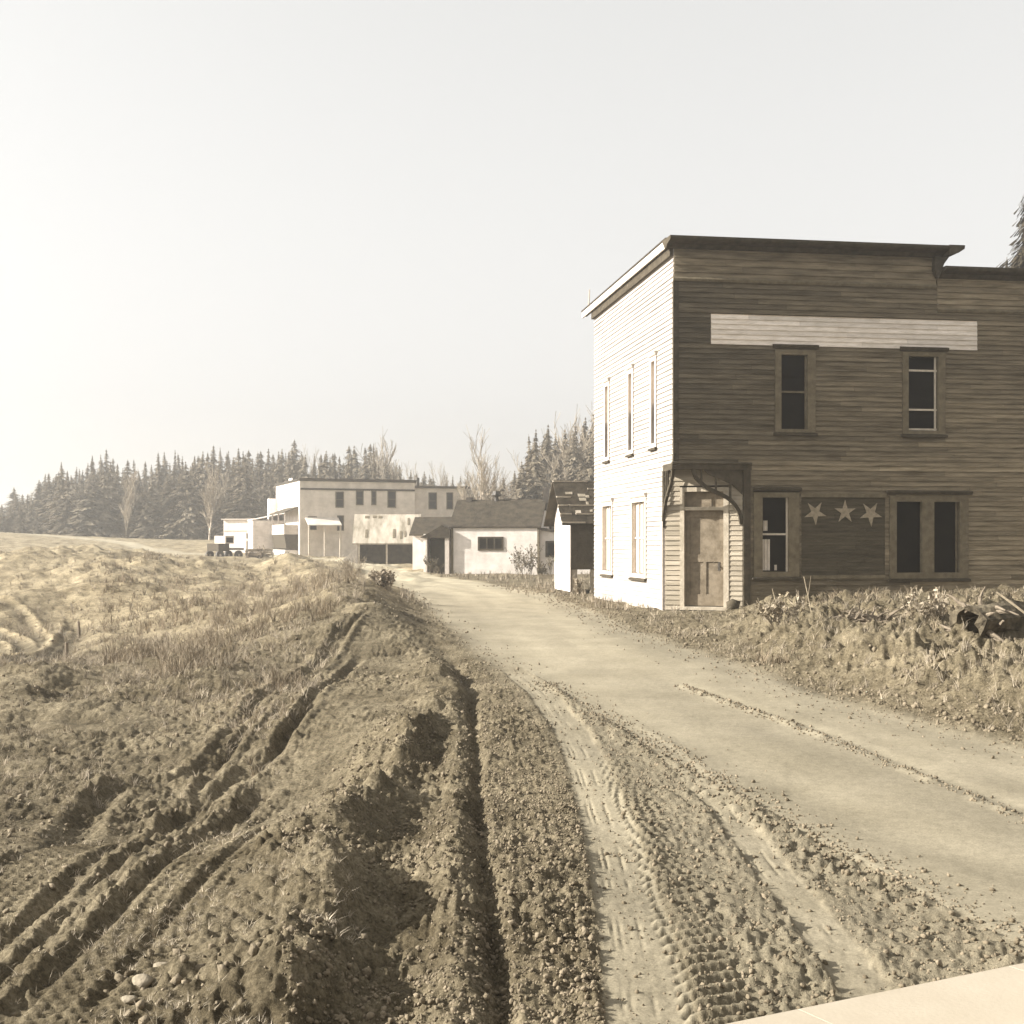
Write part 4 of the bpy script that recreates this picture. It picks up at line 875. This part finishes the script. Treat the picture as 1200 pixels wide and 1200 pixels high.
# clods and stones
def ico():
    t = (1+5**.5)/2; v = np.array([(-1,t,0),(1,t,0),(-1,-t,0),(1,-t,0),(0,-1,t),(0,1,t),(0,-1,-t),(0,1,-t),(t,0,-1),(t,0,1),(-t,0,-1),(-t,0,1)], float); v /= np.linalg.norm(v[0])
    f = np.array([(0,11,5),(0,5,1),(0,1,7),(0,7,10),(0,10,11),(1,5,9),(5,11,4),(11,10,2),(10,7,6),(7,1,8),(3,9,4),(3,4,2),(3,2,6),(3,6,8),(3,8,9),(4,9,5),(2,4,11),(6,2,10),(8,6,7),(9,8,1)]); return v, f
IV, IF = ico()
def clods(name, label, pts, size, seed, m='clod', cat='clods'):
    r = np.random.default_rng(seed); n = len(pts)
    A = r.normal(size=(n,3,3)); Q = np.linalg.qr(A)[0]; sc = size[:,None,None]*r.uniform(.55,1.2,(n,1,3))
    v = (IV[None]*(1+r.uniform(-.42,.42,(n,12,1)))*sc)@Q+pts[:,None,:]+np.array([0,0,.25])*size[:,None,None]
    f = (IF[None]+12*np.arange(n)[:,None,None]).reshape(-1,3)
    me = bpy.data.meshes.new(name); me.vertices.add(n*12); me.vertices.foreach_set('co', v.astype(np.float32).ravel())
    me.loops.add(f.size); me.loops.foreach_set('vertex_index', f.ravel().astype(np.int32))
    me.polygons.add(len(f)); me.polygons.foreach_set('loop_start', (np.arange(len(f))*3).astype(np.int32)); me.update(calc_edges=True)
    me.materials.append(M[m]); return tag(link(name, me), label, cat, kind='stuff')
P = scatter(40000, 330, 1180, 3.9, 17, lambda X_, Y_, r: (X_ > -1.3) & (X_ < 2.9) & (fbm(X_*1.6, Y_*1.6, 2) > r.uniform(-.7,.2,X_.shape)), 21)
# loose rows inside the road between the tracks also carry clods
def scat_loose(n, seed):
    r = np.random.default_rng(seed); Y_ = np.exp(r.uniform(math.log(3.9), math.log(15), n)); X_ = (r.uniform(560, 1200, n)-600)/F0*Y_
    H, pk, tn, rd, _ = terrain(X_, Y_); keep = (pk < .3) & (r.random(n) < .8); return np.stack([X_[keep], Y_[keep], H[keep]], 1)
P = np.concatenate([P, scat_loose(14000, 22)])
rr = np.random.default_rng(23); clods('earth_clods', 'small earth clods thrown up between the wheel tracks', P, .003+.011*rr.random(len(P))**5+.0003*P[:,1], 24)
r_ = np.random.default_rng(27); Q = []
for L_, wd__, n_ in ((RIDGE_R, .06, 750), (LIP, .12, 2000), (TRACK1, .2, 260), (TRACK2, .14, 260), (TREAD, .12, 200), (ROAD_R[1:9], .4, 2200), (ROAD_L[:8], .3, 1200)):
    A_ = np.array(L_); k_ = r_.integers(0, len(A_)-1, n_); f_ = r_.random(n_)[:, None]; q_ = A_[k_]*(1-f_)+A_[k_+1]*f_; q_ = q_+r_.normal(0, wd__, q_.shape)*np.array([1, .4])
    Q.append(q_[(q_[:,1] > 3.7)])
Q = np.concatenate(Q); Q = np.column_stack([Q, terrain(Q[:,0], Q[:,1])[0]])
clods('loose_crumbs', 'loose crumbs of earth along the wheel tracks and road edges', Q, .002+.010*r_.random(len(Q))**5+.0006*Q[:,1], 28)
P = scatter(14000, 740, 1400, 9.5, 27, lambda X_, Y_, r: (X_ > 2.4) & (fbm(X_*1.6, Y_*1.2, 3) > r.uniform(-.4,.3,X_.shape)), 31); rr = np.random.default_rng(32)
clods('bank_clods', 'lumps of dug earth on the bank before the store', P, .006+.036*rr.random(len(P))**5, 33)
P = scatter(5000, -250, 480, 4.2, 40, lambda X_, Y_, r: fbm(X_*.9, Y_*.7, 2) > r.uniform(-.2,.5,X_.shape), 41); rr = np.random.default_rng(42)
clods('bank_lumps', 'earth lumps scattered over the rutted ground on the left', P, .004+.022*rr.random(len(P))**5+.0005*P[:,1], 43)
# pale stones lower left
random.seed(9)
for i, (px, py, s) in enumerate([(165,1150,.045),(190,1128,.035),(152,1172,.03)]):
    x, y = g(px, py); z = gz(x, y); mb = MB(); n = 0
    vs = []; 
    for a in IV: vs.append(tuple(np.array(a)*np.array([s*1.3, s, s*.8])*rnd(.6,1.3)+np.array([0,0,s*.2])))
    mb.add(vs, [tuple(q) for q in IF]); o = mb.build('stone', M['stone'], smooth=True); o.location = (x, y, z)
    md = o.modifiers.new('s', 'SUBSURF'); md.levels = 1; md.render_levels = 1
    tag(o, 'pale lump of stone in the scatter at the lower left of the ruts', 'stone', 'pale stones at the lower left')

# stump and debris on the earth bank
x, y = wx(1168,15.5), 15.5; z = gz(x, y)
st = thing('tree_stump', 'uprooted dark stump with a hollow end lying on the earth bank at the right', 'stump', (x, y, z), math.radians(20))
b = MB(); ptsq = [(-.38,0,.20),(-.15,0,.22),(.2,.05,.24),(.6,.1,.20)]; n = 18; vs = []; fs = []
prof = [.26,.23,.22,.20]
for i, p in enumerate(ptsq):
    for k in range(n):
        th = 2*math.pi*k/n; rr_ = prof[i]*(1+.14*math.sin(3*th+i)+.10*math.sin(5*th)+rnd(-.06,.06)); vs.append((p[0], p[1]+rr_*math.cos(th), p[2]+rr_*math.sin(th)))
for i in range(3):
    for k in range(n): fs.append((i*n+k, i*n+(k+1)%n, (i+1)*n+(k+1)%n, (i+1)*n+k))
o0 = len(vs)
for k in range(n):
    th = 2*math.pi*k/n; q = .19*(1+rnd(-.18,.12)); vs.append((-.37+rnd(-.05,.06), q*math.cos(th), .20+q*math.sin(th)))
for k in range(n):
    th = 2*math.pi*k/n; vs.append((-.05, .13*math.cos(th), .20+.13*math.sin(th)))
for k in range(n): fs += [(k, (k+1)%n, o0+(k+1)%n, o0+k), (o0+k, o0+(k+1)%n, o0+n+(k+1)%n, o0+n+k)]
fs += [tuple(range(o0+n, o0+2*n)), tuple(range(3*n, 4*n))]
b.add(vs, fs); b.build('log', M['stump'], st); st.scale = (1.15,1.15,1.15); st.location.z -= .06
for i in range(22):
    th = rnd(0, 6.28); p0 = np.array((rnd(-.35,.0), .18*math.cos(th), .2+.18*math.sin(th))); d = np.array((rnd(-.4,.1), math.cos(th), math.sin(th)*.8))
    b = MB(); pp = [p0]
    for k in range(4): d = d+np.array((rnd(-.3,.3),rnd(-.3,.3),rnd(-.4,.2))); pp.append(pp[-1]+d/np.linalg.norm(d)*.08)
    b.tube(pp, [.035,.026,.018,.012,.006], 6); b.build('root', M['bark'], st)
x, y = wx(1012,19.0), 19.0; z = gz(x, y)
rc = thing('root_clump', 'dark tangled root clump half buried in the bank below the right-hand star', 'root clump', (x, y, z-.03))
b = MB()
for i in range(46):
    th = rnd(0, 6.28); p = np.array((rnd(-.3,.3), rnd(-.15,.15), rnd(0,.12))); d = np.array((math.cos(th), math.sin(th)*.5, rnd(.1,.9))); pp = [p]
    for k in range(4): d = d+np.array((rnd(-.5,.5),rnd(-.5,.5),rnd(-.6,.2))); pp.append(pp[-1]+d/np.linalg.norm(d)*.09)
    b.tube(pp, [.03,.024,.016,.01,.005], 5)
b.build('roots', M['bark'], rc)
vs = [tuple(np.array(a)*np.array([.36,.2,.16])*rnd(.8,1.15)+np.array([0,0,.06])) for a in IV]; b = MB(); b.add(vs, [tuple(q) for q in IF]); eb = b.build('earth_ball', M['bark'], rc)
for (nm, p0, p1, r_, lab, m_) in [('broken_board', (1168,694,15.2), (1203,708,15.0), .015, 'pale broken board sticking up over the stump at the right edge', 'timber'),
                            ('stick', (905,690,21.5), (915,712,21.0), .009, 'short pale stick upright in the bank under the left shop window', 'timber'),
                            ('stick', (942,676,21.8), (952,712,21.2), .008, 'forked pale stick leaning below the first star', 'timber'),
                            ('stake', (92,728,33), (93,744,33), .04, 'upper dark stake beside the curved wheel tracks', 'bark'),
                            ('stake', (78,753,27), (78,771,27), .045, 'lower dark stake nearer the dug mound at the left', 'bark')]:
    a = np.array((wx(p0[0],p0[2]), p0[2], wz(p0[1],p0[2]))); c = np.array((wx(p1[0],p1[2]), p1[2], wz(p1[1],p1[2])-.12))
    if nm in ('stake','stick'): 
        zz = gz(c[0], c[1]); dh = zz-.1-c[2]; c[2] += dh; a[2] = max(a[2], zz+.35) if nm == 'stake' else a[2]
    b = MB(); b.tube([a, (a+c)/2+np.array([.004,0,.002]), c], [r_*.8, r_, r_], 6)
    if 'forked' in lab: b.tube([(a+c)/2, a+np.array([.12,0,.02])], [r_*.8, r_*.4], 5)
    tag(b.build(nm, M[m_]), lab, 'board' if nm == 'broken_board' else nm)
x, y = wx(859,28.0), 28.0
vs = [tuple(np.array(a)*np.array([.17,.14,.17])*rnd(.8,1.15)+np.array([x,y,gz(x,y)+.08])) for a in IV]; b = MB(); b.add(vs, [tuple(q) for q in IF])
tag(b.build('rock', M['dark_trim'], smooth=True), 'dark rock beside the entrance step of the store', 'rock')

# far truck by the white shed and scrap beside it
Y = 100.0; X = wx(262, Y); zt = gz(X, Y)
tk = thing('old_truck', 'old flatbed truck standing before the small white shed', 'truck', (X, Y, zt-.25), math.radians(48))
b = MB(); b.box(-1.0,.0,-.75,.75,.65,1.25); b.box(.05,1.35,-.8,.8,.75,.9); b.build('body', M['dark_trim'], tk)
b = MB(); b.box(-.35,.45,-.72,.72,1.25,1.85); cab = b.build('cab', M['metal_pale'], tk)
b = MB(); b.box(-.25,.35,-.75,-.721,1.35,1.72); b.build('window', M['glass'], cab)
for x in (-.8, .95):
    for y in (-.72, .62):
        b = MB(); b.tube([(x,y,.36),(x,y+.16,.36)], .36, 14); wl = b.build('wheel', M['metal_dark'], tk)
        b = MB(); b.tube([(x,y-.01,.36),(x,y+.17,.36)], .10, 10); b.build('rim', M['metal_pale'], wl)
for i, (px, Yp, w, h) in enumerate([(298,98,1.3,.9),(312,100,.9,1.1)]):
    x = wx(px, Yp); random.seed(70+i); b = MB()
    for k in range(14):
        p = np.array((rnd(-w/2,w/2), rnd(-.4,.4), -.1)); d = np.array((rnd(-.5,.5), rnd(-.3,.3), rnd(.5,1))); b.tube([p, p+d*h*rnd(.6,1)], [.05,.04], 5)
    for k in range(5): zq = .1+k*.12; b.tube([(-w/2,rnd(-.3,.3),zq),(w/2,rnd(-.3,.3),zq+rnd(-.05,.1))], .07, 6)
    o = b.build('brush_pile', M['twig'] if i else M['bark']); o.location = (x, Yp, gz(x, Yp)); tag(o, ['heap of dark poles right of the old truck', 'heap of pale poles left of the hotel annex'][i], 'pile')
random.seed(88)
x, y = wx(643,55), 55
b = MB()
for k in range(5): b.box(x-.5+rnd(-.1,.3), x+.2+rnd(0,.4), y+k*.12, y+k*.12+.1, gz(x,y)+.02+.03*k, gz(x,y)+.06+.03*k)
tag(b.build('plank_pile', M['timber']), 'few pale boards lying at the right corner of the cabin', 'boards')

# pavement slab at the lower right
A = np.array(g(0,0) if False else ((.70), 3.93)); zs = .13
A = np.array([wx(862, (CAMZ-zs)*F0/(1197-HZ)), (CAMZ-zs)*F0/(1197-HZ)]); B = np.array([wx(1200, (CAMZ-zs)*F0/(1128-HZ)), (CAMZ-zs)*F0/(1128-HZ)])
d = (B-A)/np.linalg.norm(B-A); nrm = np.array([d[1], -d[0]])
pv = MB(); a = -1.6
while a < 6:
    b1 = a+.92
    q = [A+d*(a+.0008), A+d*(b1-.0008)]; q += [q[1]+nrm*3.2+d*.25, q[0]+nrm*3.2+d*.25]
    e = .0015
    lo = [(p[0], p[1], -.05) for p in q]; mid = [(p[0], p[1], zs-e) for p in q]
    cc = sum(q)/4; hi = [(p[0]+(cc[0]-p[0])*.0015, p[1]+(cc[1]-p[1])*.0015, zs) for p in q]
    pv.add(lo+mid+hi, [(3,2,1,0)]+[(i,(i+1)%4,(i+1)%4+4,i+4) for i in range(4)]+[(i+4,(i+1)%4+4,(i+1)%4+8,i+8) for i in range(4)]+[(8,9,10,11)])
    a = b1
tag(pv.build('pavement', M['concrete']), kind='structure')

# ------------------------------------------------------------------ haze
HZD = .0016
hb = MB(); hb.box(-1500, 1500, -30, 905, -3.5, 34)
hm = bpy.data.materials.new('haze'); hm.use_nodes = True; nt = hm.node_tree; nt.nodes.clear()
out = nt.nodes.new('ShaderNodeOutputMaterial'); pvn = nt.nodes.new('ShaderNodeVolumePrincipled')
pvn.inputs['Color'].default_value = (.96,.95,.93,1); pvn.inputs['Density'].default_value = HZD; pvn.inputs['Anisotropy'].default_value = .65
nt.links.new(pvn.outputs[0], out.inputs['Volume'])
ho = hb.build('haze', hm); tag(ho, kind='stuff')

# ------------------------------------------------------------------ light, world, camera
ELEV = math.radians(27); SX, SY = -.993, -.12
sv = np.array([SX*math.cos(ELEV), SY*math.cos(ELEV), math.sin(ELEV)])
sun = bpy.data.lights.new('sun', 'SUN'); sun.energy = 4.9; sun.angle = math.radians(.6); sun.color = (1, .97, .91)
so = bpy.data.objects.new('sun', sun); COL.objects.link(so)
from mathutils import Vector
so.rotation_euler = Vector(-sv).to_track_quat('-Z', 'Y').to_euler()
w = bpy.data.worlds.new('World'); scene.world = w; w.use_nodes = True; nt = w.node_tree
sky = nt.nodes.new('ShaderNodeTexSky'); sky.sky_type = 'NISHITA'; sky.sun_disc = False; sky.sun_elevation = ELEV
sky.sun_rotation = math.atan2(SX, SY); sky.air_density = 1.0; sky.dust_density = 3.0; sky.ozone_density = 1
hs = nt.nodes.new('ShaderNodeHueSaturation'); hs.inputs['Saturation'].default_value = 0.0
tint = nt.nodes.new('ShaderNodeMixRGB'); tint.blend_type = 'MULTIPLY'; tint.inputs['Fac'].default_value = 1; tint.inputs['Color2'].default_value = (1.12, 1.12, 1.11, 1)
gm = nt.nodes.new('ShaderNodeGamma'); gm.inputs['Gamma'].default_value = .48; nt.links.new(sky.outputs[0], gm.inputs['Color']); nt.links.new(gm.outputs[0], hs.inputs['Color']); nt.links.new(hs.outputs[0], tint.inputs['Color1'])
bg = nt.nodes['Background']; nt.links.new(tint.outputs[0], bg.inputs['Color']); bg.inputs['Strength'].default_value = .15

cam = bpy.data.cameras.new('camera'); co_ = bpy.data.objects.new('camera', cam); COL.objects.link(co_); scene.camera = co_
co_.location = (0, 0, CAMZ); co_.rotation_euler = (math.radians(90), 0, 0)
cam.sensor_width = 36; cam.lens = 36*F0/1200; cam.shift_y = (HZ-600)/1200; cam.clip_end = 5000; cam.clip_start = .05
vs_ = scene.view_settings; vs_.view_transform = 'Standard'; vs_.look = 'None'; vs_.gamma = 1; vs_.exposure = 1.5
scene.render.engine = 'CYCLES'
scene.cycles.volume_bounces = 1; scene.cycles.max_bounces = 6
scene.render.resolution_x = 1024; scene.render.resolution_y = 1024
